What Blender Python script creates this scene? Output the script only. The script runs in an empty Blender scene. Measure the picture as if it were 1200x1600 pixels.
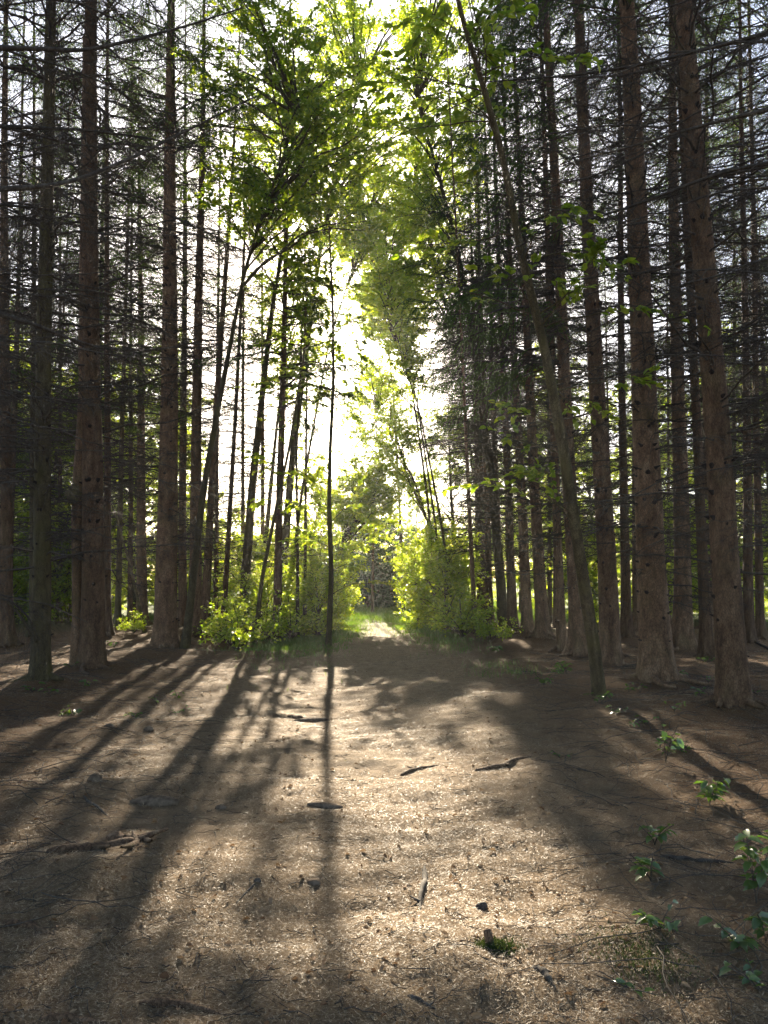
import bpy, math, random
import numpy as np
from mathutils import Vector, Matrix, Quaternion

R = math.radians
rng = np.random.default_rng(7)
random.seed(7)
scene = bpy.context.scene
COL = scene.collection

# ------------------------------------------------------------------ camera
CAM_H = 1.5
F = 1600 * 26 / 36.0
HORIZON = 905
PITCH = math.atan((HORIZON - 800) / F)
cam_d = bpy.data.cameras.new('camera'); cam = bpy.data.objects.new('camera', cam_d); COL.objects.link(cam)
cam_d.sensor_fit = 'VERTICAL'; cam_d.sensor_height = 36; cam_d.sensor_width = 27; cam_d.lens = 26
cam_d.clip_start = 0.05; cam_d.clip_end = 6000
cam.location = (0, 0, CAM_H); cam.rotation_euler = (R(90) + PITCH, 0, 0)
scene.camera = cam

def ray(px, py):
    u = (px - 600) / F; v = (800 - py) / F
    return Vector((u, math.cos(PITCH) - v * math.sin(PITCH), math.sin(PITCH) + v * math.cos(PITCH)))
def W(px, py, Y):                       # the point of the place at distance Y seen at this pixel
    d = ray(px, py); return Vector((0, 0, CAM_H)) + d * (Y / d.y)
def G(px, py):                          # where that pixel meets the ground
    d = ray(px, py); return Vector((0, 0, CAM_H)) + d * (-CAM_H / d.z)

# ------------------------------------------------------------------ sky and sun
SUN_DIR = ray(518, 462).normalized()
SUN_EL = math.asin(SUN_DIR.z); SUN_AZ = math.atan2(SUN_DIR.x, SUN_DIR.y)
world = bpy.data.worlds.new('World'); scene.world = world; world.use_nodes = True
nt = world.node_tree; bg = nt.nodes['Background']
sky = nt.nodes.new('ShaderNodeTexSky'); sky.sky_type = 'NISHITA'; sky.sun_disc = False
sky.sun_elevation = SUN_EL; sky.sun_rotation = SUN_AZ
sky.air_density = 0.8; sky.dust_density = 1.2; sky.ozone_density = 0.5
nt.links.new(sky.outputs[0], bg.inputs[0]); bg.inputs[1].default_value = 0.055
sun_l = bpy.data.lights.new('sun_lamp', 'SUN'); sun_l.energy = 5.0; sun_l.angle = R(0.55); sun_l.color = (1.0, 0.88, 0.68)
sun_o = bpy.data.objects.new('sun_lamp', sun_l); COL.objects.link(sun_o)
sun_o.rotation_euler = (-SUN_DIR).to_track_quat('-Z', 'Y').to_euler()

scene.view_settings.view_transform = 'Standard'; scene.view_settings.look = 'None'
scene.view_settings.gamma = 1.0; scene.view_settings.use_curve_mapping = False
scene.view_settings.exposure = 2.9
scene.cycles.max_bounces = 6; scene.cycles.diffuse_bounces = 3; scene.cycles.glossy_bounces = 2
scene.cycles.transmission_bounces = 3; scene.cycles.transparent_max_bounces = 4; scene.cycles.volume_bounces = 0
scene.cycles.sample_clamp_indirect = 6.0

# ------------------------------------------------------------------ tagging and meshes
def tag(o, label=None, cat=None, group=None, kind=None):
    if label: o['label'] = label
    if cat: o['category'] = cat
    if group: o['group'] = group
    if kind: o['kind'] = kind
    return o
def empty(name, loc, label=None, cat=None, group=None):
    o = bpy.data.objects.new(name, None); COL.objects.link(o); o.location = loc; o.empty_display_size = 0.2
    return tag(o, label, cat, group)
def link(name, mesh, parent=None):
    o = bpy.data.objects.new(name, mesh); COL.objects.link(o)
    if parent: o.parent = parent
    return o

class MB:
    """collects vertices and faces, then builds one mesh"""
    def __init__(s): s.v = []; s.q = []; s.t = []; s.n = 0; s.mi = []; s.mt = []; s.cur = 0
    def add(s, V, quads=None, tris=None):
        V = np.asarray(V, np.float32).reshape(-1, 3)
        if quads is not None and len(quads): s.mi.append(np.full(len(np.asarray(quads).reshape(-1, 4)), s.cur)); s.q.append(np.asarray(quads, np.int64).reshape(-1, 4) + s.n)
        if tris is not None and len(tris): s.mt.append(np.full(len(np.asarray(tris).reshape(-1, 3)), s.cur)); s.t.append(np.asarray(tris, np.int64).reshape(-1, 3) + s.n)
        s.v.append(V); s.n += len(V)
    def mesh(s, name, mat, smooth=True):
        me = bpy.data.meshes.new(name)
        V = np.concatenate(s.v) if s.v else np.zeros((0, 3), np.float32)
        Q = np.concatenate(s.q) if s.q else np.zeros((0, 4), np.int64)
        T = np.concatenate(s.t) if s.t else np.zeros((0, 3), np.int64)
        me.vertices.add(len(V)); me.vertices.foreach_set('co', V.ravel())
        me.loops.add(Q.size + T.size)
        me.loops.foreach_set('vertex_index', np.concatenate([Q.ravel(), T.ravel()]).astype(np.int32))
        me.polygons.add(len(Q) + len(T))
        tot = np.concatenate([np.full(len(Q), 4), np.full(len(T), 3)]).astype(np.int32)
        me.polygons.foreach_set('loop_start', (np.cumsum(tot) - tot).astype(np.int32))
        me.polygons.foreach_set('use_smooth', np.full(len(tot), smooth))
        me.update(calc_edges=True)
        for m_ in (mat if isinstance(mat, tuple) else (mat,)): me.materials.append(m_)
        if isinstance(mat, tuple): me.polygons.foreach_set('material_index', np.concatenate(s.mi + s.mt).astype(np.int32))
        return me

def norm(a): return a / np.maximum(np.linalg.norm(a, axis=-1, keepdims=True), 1e-9)

def tubes(mb, P, Rr, sides=3, ridge=None):
    """P (n,k,3) centre lines, Rr (n,k) radii"""
    P = np.asarray(P, float); Rr = np.asarray(Rr, float)
    if P.ndim == 2: P = P[None]; Rr = Rr[None]
    n, k, _ = P.shape
    if n == 0: return
    T = norm(np.gradient(P, axis=1))
    ref = np.where(np.abs(T[:, :1, 2:3]) > 0.9, np.array([[[1., 0, 0]]]), np.array([[[0, 0, 1.]]]))
    U = norm(np.cross(T, np.broadcast_to(ref, T.shape))); V2 = np.cross(T, U)
    a = np.arange(sides) * 2 * np.pi / sides
    rr = Rr[:, :, None, None] * (1 if ridge is None else ridge[:, :, :, None])
    V = P[:, :, None, :] + rr * (U[:, :, None, :] * np.cos(a)[None, None, :, None] + V2[:, :, None, :] * np.sin(a)[None, None, :, None])
    base = (np.arange(n) * k * sides)[:, None, None]
    i = (np.arange(k - 1) * sides)[None, :, None]; j = np.arange(sides)[None, None, :]; j2 = (j + 1) % sides
    Q = np.stack([base + i + j, base + i + j2, base + i + sides + j2, base + i + sides + j], -1).reshape(-1, 4)
    mb.add(V.reshape(-1, 3), quads=Q)

def leaves(mb, P, D, N, L, Wd, fold=0.25, droop=0.15):
    """folded oval leaves: base P, direction D, normal N, length L, width Wd"""
    P = np.asarray(P, float); D = norm(np.asarray(D, float)); N = np.asarray(N, float)
    S = norm(np.cross(D, N)); N = np.cross(S, D)
    L = np.broadcast_to(L, (len(P),))[:, None]; Wd = np.broadcast_to(Wd, (len(P),))[:, None]
    def pt(a, b, c): return P + D * L * a + S * Wd * b + N * (Wd * c - L * droop * a * a)
    V = np.stack([pt(0, 0, 0), pt(.28, .42, fold * .8), pt(.66, .40, fold * .8), pt(1, 0, 0), pt(.66, -.40, fold * .8), pt(.28, -.42, fold * .8), pt(.47, 0, 0)], 1)
    b = (np.arange(len(P)) * 7)[:, None]
    Q = np.concatenate([b + [0, 1, 2, 6], b + [6, 2, 3, 4], b + [0, 6, 4, 5]], 0)
    mb.add(V.reshape(-1, 3), quads=Q)

def poly(pts, n):
    pts = np.array(pts, float); s = np.r_[0, np.cumsum(np.linalg.norm(np.diff(pts[:, :3], axis=0), axis=1))]
    t = np.linspace(0, s[-1], n); out = np.stack([np.interp(t, s, pts[:, c]) for c in range(pts.shape[1])], 1)
    ker = np.array([.25, .5, .25])
    for _ in range(3):
        q = out.copy()
        for c in range(out.shape[1]): q[1:-1, c] = np.convolve(out[:, c], ker, 'valid')
        out = q
    return out

def rdir(n, g=rng):
    v = g.normal(size=(n, 3)); return norm(v)

# ------------------------------------------------------------------ materials
def new_mat(name):
    m = bpy.data.materials.new(name); m.use_nodes = True; nt = m.node_tree
    for n in list(nt.nodes): nt.nodes.remove(n)
    out = nt.nodes.new('ShaderNodeOutputMaterial')
    return m, nt, out
def nd(nt, t, **kw):
    n = nt.nodes.new(t)
    for k, v in kw.items():
        if k.startswith('i_'):
            key = k[2:]; n.inputs[int(key) if key.isdigit() else key.replace('_', ' ')].default_value = v
        else: setattr(n, k, v)
    return n
def ramp(nt, stops, fac):
    r = nt.nodes.new('ShaderNodeValToRGB'); e = r.color_ramp.elements
    while len(e) < len(stops): e.new(0.5)
    for x, (p, c) in zip(e, stops): x.position = p; x.color = (*c, 1)
    nt.links.new(fac, r.inputs[0]); return r.outputs[0]

def leaf_mat(name, cols, trans, tfac=0.55, rough=0.4, spec=0.4):
    m, nt, out = new_mat(name); L = nt.links.new
    g = nd(nt, 'ShaderNodeNewGeometry')
    c = ramp(nt, [(i / (len(cols) - 1), k) for i, k in enumerate(cols)], g.outputs['Random Per Island'])
    c2 = ramp(nt, [(i / (len(trans) - 1), k) for i, k in enumerate(trans)], g.outputs['Random Per Island'])
    p = nd(nt, 'ShaderNodeBsdfPrincipled', i_Roughness=rough); p.inputs['Specular IOR Level'].default_value = spec
    L(c, p.inputs['Base Color'])
    t = nd(nt, 'ShaderNodeBsdfTranslucent'); L(c2, t.inputs[0])
    mx = nd(nt, 'ShaderNodeMixShader'); mx.inputs[0].default_value = tfac
    L(p.outputs[0], mx.inputs[1]); L(t.outputs[0], mx.inputs[2]); L(mx.outputs[0], out.inputs[0])
    return m

def bark_mat(name, dark, mid, light, moss=0.25, scale=1.0, bump=0.6):
    m, nt, out = new_mat(name); L = nt.links.new
    tc = nd(nt, 'ShaderNodeTexCoord'); mp = nd(nt, 'ShaderNodeMapping'); mp.inputs['Scale'].default_value = (1, 1, 0.45)
    L(tc.outputs['Object'], mp.inputs[0])
    vo = nd(nt, 'ShaderNodeTexVoronoi', i_Scale=42 * scale); vo.feature = 'DISTANCE_TO_EDGE'
    n1 = nd(nt, 'ShaderNodeTexNoise', i_Scale=9 * scale, i_Detail=8.0, i_Roughness=0.7); L(mp.outputs[0], n1.inputs['Vector'])
    wm = nd(nt, 'ShaderNodeMixRGB', blend_type='ADD'); wm.inputs[0].default_value = 0.09
    L(mp.outputs[0], wm.inputs[1]); L(n1.outputs['Color'], wm.inputs[2]); L(wm.outputs[0], vo.inputs['Vector'])
    n2 = nd(nt, 'ShaderNodeTexNoise', i_Scale=2.2 * scale, i_Detail=4.0); L(tc.outputs['Object'], n2.inputs['Vector'])
    n3 = nd(nt, 'ShaderNodeTexNoise', i_Scale=60 * scale, i_Detail=5.0); L(mp.outputs[0], n3.inputs['Vector'])
    c = ramp(nt, [(0.28, dark), (0.5, mid), (0.75, light)], n1.outputs[0])
    edge = nd(nt, 'ShaderNodeMapRange'); edge.inputs[2].default_value = 0.14; L(vo.outputs['Distance'], edge.inputs[0])
    edge.inputs[3].default_value = 0.45; edge.inputs[4].default_value = 1.0
    mul = nd(nt, 'ShaderNodeMixRGB', blend_type='MULTIPLY'); mul.inputs[0].default_value = 1
    L(c, mul.inputs[1]); L(edge.outputs[0], mul.inputs[2])
    mos = nd(nt, 'ShaderNodeMixRGB'); mos.inputs[2].default_value = (0.09, 0.075, 0.024, 1)
    mf = nd(nt, 'ShaderNodeMapRange'); mf.inputs[1].default_value = 0.5; mf.inputs[2].default_value = 0.68; mf.inputs[4].default_value = moss
    L(n2.outputs[0], mf.inputs[0]); L(mf.outputs[0], mos.inputs[0]); L(mul.outputs[0], mos.inputs[1])
    oi = nd(nt, 'ShaderNodeObjectInfo'); hv = nd(nt, 'ShaderNodeHueSaturation')
    vr = nd(nt, 'ShaderNodeMapRange'); vr.inputs[3].default_value = 0.75; vr.inputs[4].default_value = 1.3
    L(oi.outputs['Random'], vr.inputs[0]); L(vr.outputs[0], hv.inputs['Value']); L(mos.outputs[0], hv.inputs['Color'])
    p = nd(nt, 'ShaderNodeBsdfPrincipled', i_Roughness=0.88); p.inputs['Specular IOR Level'].default_value = 0.15
    L(hv.outputs[0], p.inputs['Base Color'])
    ad = nd(nt, 'ShaderNodeMath', operation='ADD'); L(edge.outputs[0], ad.inputs[0])
    m3 = nd(nt, 'ShaderNodeMath', operation='MULTIPLY'); L(n3.outputs[0], m3.inputs[0]); m3.inputs[1].default_value = 0.8
    L(m3.outputs[0], ad.inputs[1])
    bp = nd(nt, 'ShaderNodeBump', i_Strength=bump, i_Distance=0.012); L(ad.outputs[0], bp.inputs['Height']); L(bp.outputs[0], p.inputs['Normal'])
    L(p.outputs[0], out.inputs[0]); return m

M_BARK = bark_mat('spruce_bark', (0.042, 0.024, 0.014), (0.125, 0.072, 0.038), (0.23, 0.15, 0.088))
M_MOSSBARK = bark_mat('mossy_bark', (0.035, 0.027, 0.014), (0.085, 0.064, 0.03), (0.15, 0.12, 0.06), moss=0.6, scale=1.3)
M_TWIG = bark_mat('dead_twig', (0.03, 0.023, 0.017), (0.06, 0.047, 0.035), (0.13, 0.105, 0.08), moss=0.1, scale=2.5, bump=0.2)
M_KNOT = bark_mat('branch_knot', (0.015, 0.011, 0.009), (0.03, 0.022, 0.017), (0.06, 0.045, 0.035), moss=0, scale=2)
M_NEEDLE = leaf_mat('spruce_needles', [(0.02, 0.045, 0.012), (0.04, 0.08, 0.016), (0.06, 0.10, 0.02)], [(0.06, 0.11, 0.01), (0.13, 0.2, 0.018)], 0.4, 0.6, 0.12)
M_LEAF = leaf_mat('broad_leaf', [(0.035, 0.065, 0.012), (0.055, 0.10, 0.016), (0.085, 0.13, 0.02)], [(0.17, 0.28, 0.008), (0.31, 0.42, 0.012), (0.48, 0.52, 0.02)], 0.58, 0.42, 0.4)
M_BACKLITLEAF = leaf_mat('backlit_leaf', [(0.07, 0.13, 0.015), (0.10, 0.17, 0.02), (0.14, 0.2, 0.03)], [(0.3, 0.46, 0.015), (0.48, 0.6, 0.02), (0.62, 0.66, 0.03)], 0.6, 0.42, 0.4)  # lime leaf made lighter, the glow of backlight put into its colour
M_LEAFSHADED = leaf_mat('shaded_bush_leaf', [(0.025, 0.05, 0.018), (0.045, 0.08, 0.025)], [(0.06, 0.12, 0.03), (0.10, 0.18, 0.04)], 0.35, 0.5, 0.3)  # far bush leaf darkened, the shade it stands in put into the colour
M_SEEDLEAF = leaf_mat('seedling_leaf', [(0.05, 0.09, 0.03), (0.08, 0.13, 0.035)], [(0.12, 0.24, 0.015), (0.22, 0.33, 0.02)], 0.4, 0.26, 1.0)
M_GRASS = leaf_mat('grass_blade', [(0.06, 0.11, 0.02), (0.10, 0.15, 0.03), (0.17, 0.17, 0.05)], [(0.09, 0.18, 0.01), (0.18, 0.26, 0.02)], 0.4, 0.45, 0.3)
M_LITTER = leaf_mat('dry_needle', [(0.05, 0.028, 0.015), (0.14, 0.085, 0.042), (0.34, 0.235, 0.125), (0.5, 0.37, 0.22)], [(0.2, 0.13, 0.07), (0.4, 0.31, 0.19)], 0.25, 0.52, 0.36)
M_DRYLEAF = leaf_mat('dry_leaf', [(0.12, 0.06, 0.03), (0.2, 0.12, 0.06), (0.28, 0.19, 0.11)], [(0.14, 0.08, 0.04), (0.2, 0.13, 0.07)], 0.25, 0.8, 0.1)
M_MOSS = leaf_mat('moss_tuft', [(0.03, 0.045, 0.012), (0.07, 0.085, 0.02)], [(0.03, 0.05, 0.006), (0.06, 0.08, 0.01)], 0.25, 0.6, 0.2)

def ground_mat():
    m, nt, out = new_mat('forest_floor'); L = nt.links.new
    tc = nd(nt, 'ShaderNodeTexCoord'); O = tc.outputs['Object']
    big = nd(nt, 'ShaderNodeTexNoise', i_Scale=0.55, i_Detail=5.0, i_Roughness=0.6); L(O, big.inputs['Vector'])
    mid = nd(nt, 'ShaderNodeTexNoise', i_Scale=7.0, i_Detail=8.0, i_Roughness=0.75); L(O, mid.inputs['Vector'])
    fine = nd(nt, 'ShaderNodeTexNoise', i_Scale=95.0, i_Detail=6.0, i_Roughness=0.8); L(O, fine.inputs['Vector'])
    # criss-crossed needles: thin stretched noise in several directions
    outs = []
    for a in (0.3, 1.2, 2.2, 2.9):
        mp = nd(nt, 'ShaderNodeMapping'); mp.inputs['Rotation'].default_value = (0, 0, a); mp.inputs['Scale'].default_value = (55, 620, 60)
        L(O, mp.inputs[0]); n = nd(nt, 'ShaderNodeTexNoise', i_Scale=1.0, i_Detail=2.0, i_Distortion=0.6); L(mp.outputs[0], n.inputs['Vector']); outs.append(n.outputs[0])
    x = outs[0]
    for o in outs[1:]:
        mx = nd(nt, 'ShaderNodeMath', operation='MAXIMUM'); L(x, mx.inputs[0]); L(o, mx.inputs[1]); x = mx.outputs[0]
    litter = ramp(nt, [(0.48, (0.075, 0.038, 0.018)), (0.6, (0.22, 0.137, 0.07)), (0.72, (0.48, 0.345, 0.195))], x)
    soil = ramp(nt, [(0.3, (0.10, 0.062, 0.034)), (0.55, (0.25, 0.175, 0.10)), (0.8, (0.43, 0.325, 0.2))], mid.outputs[0])
    f1 = nd(nt, 'ShaderNodeMapRange'); f1.inputs[1].default_value = 0.42; f1.inputs[2].default_value = 0.6; L(big.outputs[0], f1.inputs[0])
    f1.inputs[3].default_value = 0.75; f1.inputs[4].default_value = 0.3
    m1 = nd(nt, 'ShaderNodeMixRGB'); L(f1.outputs[0], m1.inputs[0]); L(soil, m1.inputs[1]); L(litter, m1.inputs[2])
    # redder litter away from the trodden middle
    sx = nd(nt, 'ShaderNodeSeparateXYZ'); L(O, sx.inputs[0])
    ax = nd(nt, 'ShaderNodeMath', operation='ADD'); ax.inputs[1].default_value = 0.25; L(sx.outputs[0], ax.inputs[0])
    ab = nd(nt, 'ShaderNodeMath', operation='ABSOLUTE'); L(ax.outputs[0], ab.inputs[0])
    wv = nd(nt, 'ShaderNodeMath', operation='MULTIPLY_ADD'); wv.inputs[1].default_value = 2.2; L(big.outputs[0], wv.inputs[0]); L(ab.outputs[0], wv.inputs[2])
    fe = nd(nt, 'ShaderNodeMapRange'); fe.inputs[1].default_value = 2.5; fe.inputs[2].default_value = 4.3; fe.inputs[4].default_value = 0.8; L(wv.outputs[0], fe.inputs[0])
    red = ramp(nt, [(0.46, (0.055, 0.027, 0.012)), (0.62, (0.15, 0.078, 0.034)), (0.75, (0.3, 0.17, 0.08))], x)
    m2 = nd(nt, 'ShaderNodeMixRGB'); L(fe.outputs[0], m2.inputs[0]); L(m1.outputs[0], m2.inputs[1]); L(red, m2.inputs[2])
    # moss and sparse green from fourteen metres on
    gf = nd(nt, 'ShaderNodeMapRange'); gf.inputs[1].default_value = 19; gf.inputs[2].default_value = 27; L(sx.outputs[1], gf.inputs[0])
    gn = nd(nt, 'ShaderNodeMath', operation='MULTIPLY'); L(gf.outputs[0], gn.inputs[0]); gn.inputs[1].default_value = 0.85
    m3 = nd(nt, 'ShaderNodeMixRGB'); L(gn.outputs[0], m3.inputs[0]); L(m2.outputs[0], m3.inputs[1]); m3.inputs[2].default_value = (0.07, 0.10, 0.025, 1)
    p = nd(nt, 'ShaderNodeBsdfPrincipled', i_Roughness=0.9); p.inputs['Specular IOR Level'].default_value = 0.08
    L(m3.outputs[0], p.inputs['Base Color'])
    a1 = nd(nt, 'ShaderNodeMath', operation='MULTIPLY_ADD'); a1.inputs[1].default_value = 0.5; L(fine.outputs[0], a1.inputs[0]); L(x, a1.inputs[2])
    a2 = nd(nt, 'ShaderNodeMath', operation='MULTIPLY_ADD'); a2.inputs[1].default_value = 2.0; L(mid.outputs[0], a2.inputs[0]); L(a1.outputs[0], a2.inputs[2])
    bp = nd(nt, 'ShaderNodeBump', i_Strength=1.0, i_Distance=0.03); L(a2.outputs[0], bp.inputs['Height']); L(bp.outputs[0], p.inputs['Normal'])
    L(p.outputs[0], out.inputs[0]); return m
M_GROUND = ground_mat()
m, nt_, o_ = new_mat('stone'); tcn = nd(nt_, 'ShaderNodeTexCoord'); ns = nd(nt_, 'ShaderNodeTexNoise', i_Scale=30.0, i_Detail=6.0); nt_.links.new(tcn.outputs['Object'], ns.inputs['Vector'])
pp = nd(nt_, 'ShaderNodeBsdfPrincipled', i_Roughness=0.95); pp.inputs['Specular IOR Level'].default_value = 0.05; nt_.links.new(ramp(nt_, [(0.35, (0.06, 0.04, 0.025)), (0.7, (0.16, 0.115, 0.075))], ns.outputs[0]), pp.inputs['Base Color'])
bpn = nd(nt_, 'ShaderNodeBump', i_Strength=0.5, i_Distance=0.01); nt_.links.new(ns.outputs[0], bpn.inputs['Height']); nt_.links.new(bpn.outputs[0], pp.inputs['Normal'])
nt_.links.new(pp.outputs[0], o_.inputs[0]); M_STONE = m

# hand-placed trunks: pixel x at the foot, distance (or pixel row of the foot when > 100), pixel x at row 100, radius, options, label
PI = math.pi
HAND = [
 (62, 1085, 77, .115, dict(moss=True, long=True), 'slim dark mossy trunk standing in front of the thick pale twin trunk at left'),
 (8, 1015, 8, .135, dict(long=True), 'dark spruce trunk cut by the left edge of the photo'),
 (258, 1018, 268, .225, dict(), 'thick reddish spruce trunk with flared foot, left of the path behind the twin trunk'),
 (303, 1005, 317, .145, dict(), 'darkest medium trunk touching the right side of the thick reddish left trunk'),
 (222, 985, 217, .15, dict(), 'medium brown trunk just left of the thick reddish left trunk, leaning stick at its foot'),
 (166, 1010, 168, .085, dict(), 'thin trunk hidden close behind the right side of the twin trunk'),
 (287, 21, 290, .12, dict(), 'pale slim trunk seen in the gap behind the darkest medium trunk'),
 (320, 20, 372, .11, dict(), 'pale brown trunk leaning right, first one right of the darkest medium trunk'),
 (338, 24, 345, .08, dict(crown=False), 'thin upright trunk crossing behind the right-leaning pale brown trunk'),
 (350, 21, 398, .075, dict(crown=False), 'thin dark trunk leaning to the right above the bright hazel bush'),
 (380, 26, 382, .08, dict(crown=False), 'thin straight far trunk above the bright hazel bush'),
 (411, 27, 410, .09, dict(crown=False), 'far brown trunk backed by bright yellow leaves left of the sunbeam'),
 (434, 19, 452, .105, dict(edge=0.0), 'straight medium trunk right of the far brown one, its foot hidden in bushes'),
 (56, 18, 53, .085, dict(moss=True), 'slim trunk close behind the left side of the slim dark mossy trunk'),
 (96, 24, 95, .075, dict(), 'thin trunk alone in the bright gap between slim mossy trunk and twin trunk'),
 (36, 27, 36, .06, dict(crown=False), 'thinnest far trunk in the bright gap beside the left edge trunk'),
 (205, 24, 207, .08, dict(), 'straight thin trunk left of the medium brown trunk'),
 (186, 20, 206, .075, dict(moss=True), 'thin trunk leaning right beside the leaning stick, behind the twin trunk'),
 (1148, 1122, 1078, .148, dict(long=True), 'nearest right trunk, thick and leaning left, cut from the corner shade'),
 (1100, 13, 1061, .09, dict(), 'slim trunk half hidden behind the nearest right trunk'),
 (1028, 1080, 982, .195, dict(), 'thickest right trunk with wide dark flared foot and a sprig beside it'),
 (1068, 1025, 1050, .16, dict(), 'medium trunk in the second row between the two thickest right trunks'),
 (955, 1050, 909, .155, dict(), 'dark medium trunk just behind the leaning young broadleaf tree'),
 (979, 1010, 966, .105, dict(), 'medium-thin trunk showing between the dark medium trunk and the thickest right one'),
 (992, 21, 986, .10, dict(), 'slim far trunk touching the left side of the thickest right trunk'),
 (906, 1030, 856, .145, dict(edge=PI), 'reddish spruce crossed at its foot by the leaning young broadleaf tree'),
 (878, 1020, 846, .09, dict(), 'slim dark trunk left of the reddish spruce, right of the pale dead twigs'),
 (848, 1005, 803, .14, dict(long=True), 'brown trunk behind the fan of pale dead twigs beside the path'),
 (824, 999, 783, .13, dict(long=True), 'brown trunk left of the one behind the pale dead twigs'),
 (800, 19.6, 768, .115, dict(crown=False, long=True), 'third brown trunk left of the pale dead twigs, in the tight far row'),
 (782, 21.2, 754, .10, dict(long=True), 'fourth brown trunk of the tight far row right of the bushes'),
 (765, 22.8, 741, .105, dict(crown=False, long=True), 'fifth brown trunk of the tight far row right of the bushes'),
 (750, 24.6, 730, .10, dict(long=True), 'last trunk of the tight far row, rising out of the right-hand bushes'),
 (742, 18.5, 700, .055, dict(crown=False), 'thin trunk at the edge of the right-hand bushes, leaning left'),
 (1101, 22, 1104, .16, dict(), 'far thick trunk framed between the second row trunk and the nearest right trunk'),
 (1166, 16, 1158, .10, dict(), 'left one of the pair of slim trunks at the right edge'),
 (1184, 16.6, 1172, .085, dict(), 'right one of the pair of slim trunks at the right edge'),
 (1043, 23, 1040, .05, dict(crown=False), 'very thin far trunk showing beside the thickest right trunk'),
 (868, 21, 860, .09, dict(), 'slim far trunk seen between the slim dark trunk and the reddish spruce'),
 (858, 24, 852, .07, dict(), 'thin far trunk in the bright slit behind the pale dead twigs'),
]
# ------------------------------------------------------------------ ground
_ph = rng.uniform(0, 6.28, 24); _fr = rng.normal(size=(24, 2)) * np.geomspace(0.35, 11.0, 24)[:, None]; _am = 0.026 / np.geomspace(0.5, 8.0, 24) ** 0.75
_TB = []
for _px, _d, *_r in HAND:
    _q = G(_px, _d) if _d > 100 else W(_px, 900, _d)
    if _q.y < 20: _TB.append((_q.x, _q.y, _r[1]))
_LAT = np.random.default_rng(5).normal(size=(257, 257)) * 0.6
def vnoise(x, y, s, o=0.0):
    u = x / s + 31.7 + o; v = y / s + 17.3 + o * 1.7; iu = np.floor(u).astype(int); iv = np.floor(v).astype(int); fu = u - iu; fv = v - iv
    fu = fu * fu * (3 - 2 * fu); fv = fv * fv * (3 - 2 * fv); a = _LAT[iu % 256, iv % 256]; b = _LAT[(iu + 1) % 256, iv % 256]; c = _LAT[iu % 256, (iv + 1) % 256]; d = _LAT[(iu + 1) % 256, (iv + 1) % 256]
    return (a * (1 - fu) + b * fu) * (1 - fv) + (c * (1 - fu) + d * fu) * fv
def gz(x, y):
    x = np.asarray(x, float); y = np.asarray(y, float); z = np.zeros(np.broadcast(x, y).shape)
    nn = np.clip(1 - (np.hypot(x, y) - 10) / 12, 0, 1)
    side = 0.55 + 0.45 * np.clip((np.abs(x + 0.3) - 1.2) / 1.5, 0, 1)
    z = z + nn * side * (0.020 * vnoise(x, y, .62) + 0.013 * vnoise(x, y, .27, 3.3) + 0.008 * vnoise(x, y, .12, 7.1) + 0.005 * vnoise(x, y, .055, 11.9))
    for tx, ty, tr in _TB:
        z = z + 0.10 * np.exp(-((x - tx) ** 2 + (y - ty) ** 2) / (0.08 + 2.2 * tr * tr))
    near = np.clip(1 - (np.hypot(x, y) - 25) / 20, 0, 1)
    for f, p, a in zip(_fr, _ph, _am): z = z + a * np.sin(f[0] * x + f[1] * y + p) * 0.75
    z = z * near
    e = np.clip((np.abs(x + 0.4) - 2.2) / 2.5, 0, 1); z = z + 0.10 * e * e * (3 - 2 * e) * np.clip(1 - (y - 22) / 8, 0, 1)
    return z
def gp(x, y, dz=0.0): return Vector((x, y, float(gz(x, y)) + dz))
def GG(px, py):                       # pixel to the uneven ground
    p = G(px, py); return gp(p.x, p.y)

def axis(fine, lo, hi, step, grow, far):
    a = list(np.arange(lo, hi, step)); s = step
    while a[-1] < far: s *= grow; a.append(a[-1] + s)
    s = step
    while a[0] > -fine: s *= grow; a.insert(0, a[0] - s)
    return np.array(a)
def sheet(xs, ys, dz=0.0):
    X, Y = np.meshgrid(xs, ys); Z = gz(X, Y) + dz
    nx, ny = len(xs), len(ys)
    i = (np.arange(ny - 1) * nx)[:, None] + np.arange(nx - 1)[None]
    Q = np.stack([i, i + 1, i + nx + 1, i + nx], -1).reshape(-1, 4)
    return np.stack([X, Y, Z], -1).reshape(-1, 3), Q
mb = MB(); V, Q = sheet(axis(2500, -3.4, 3.4, 0.022, 1.03, 2500), axis(2500, 2.1, 5.5, 0.022, 1.02, 2500)); mb.add(V, quads=Q)
tag(link('ground', mb.mesh('ground', M_GROUND)), 'brown forest floor of soil and spruce needles under the trees', None, None, 'structure')
# trodden path, its edge wandering
mb = MB(); ys = np.geomspace(1.2, 27, 620) ; us = np.linspace(-1, 1, 150)
hw = lambda y, s: (1.75 + 0.25 * np.sin(y * 0.7 + s) + 0.12 * np.sin(y * 2.3 + 2 * s)) * np.clip(1 - (y - 12) / 32, 0.45, 1)
Yg, Ug = np.meshgrid(ys, us, indexing='ij'); cx = -0.25 - 0.3 * np.clip((Yg - 10) / 16, 0, 1)
Xg = cx + np.where(Ug < 0, Ug * hw(Yg, 1.0), Ug * hw(Yg, 4.0))
Zg = gz(Xg, Yg) + 0.004 * (1 - Ug ** 8) + 0.0005
n1_, n2_ = Yg.shape; i = (np.arange(n1_ - 1) * n2_)[:, None] + np.arange(n2_ - 1)[None]
mb.add(np.stack([Xg, Yg, Zg], -1), quads=np.stack([i, i + 1, i + n2_ + 1, i + n2_], -1).reshape(-1, 4))
tag(link('path', mb.mesh('path', M_GROUND)), 'trodden earth path strewn with needles running to the bright clearing', None, None, 'structure')

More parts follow.
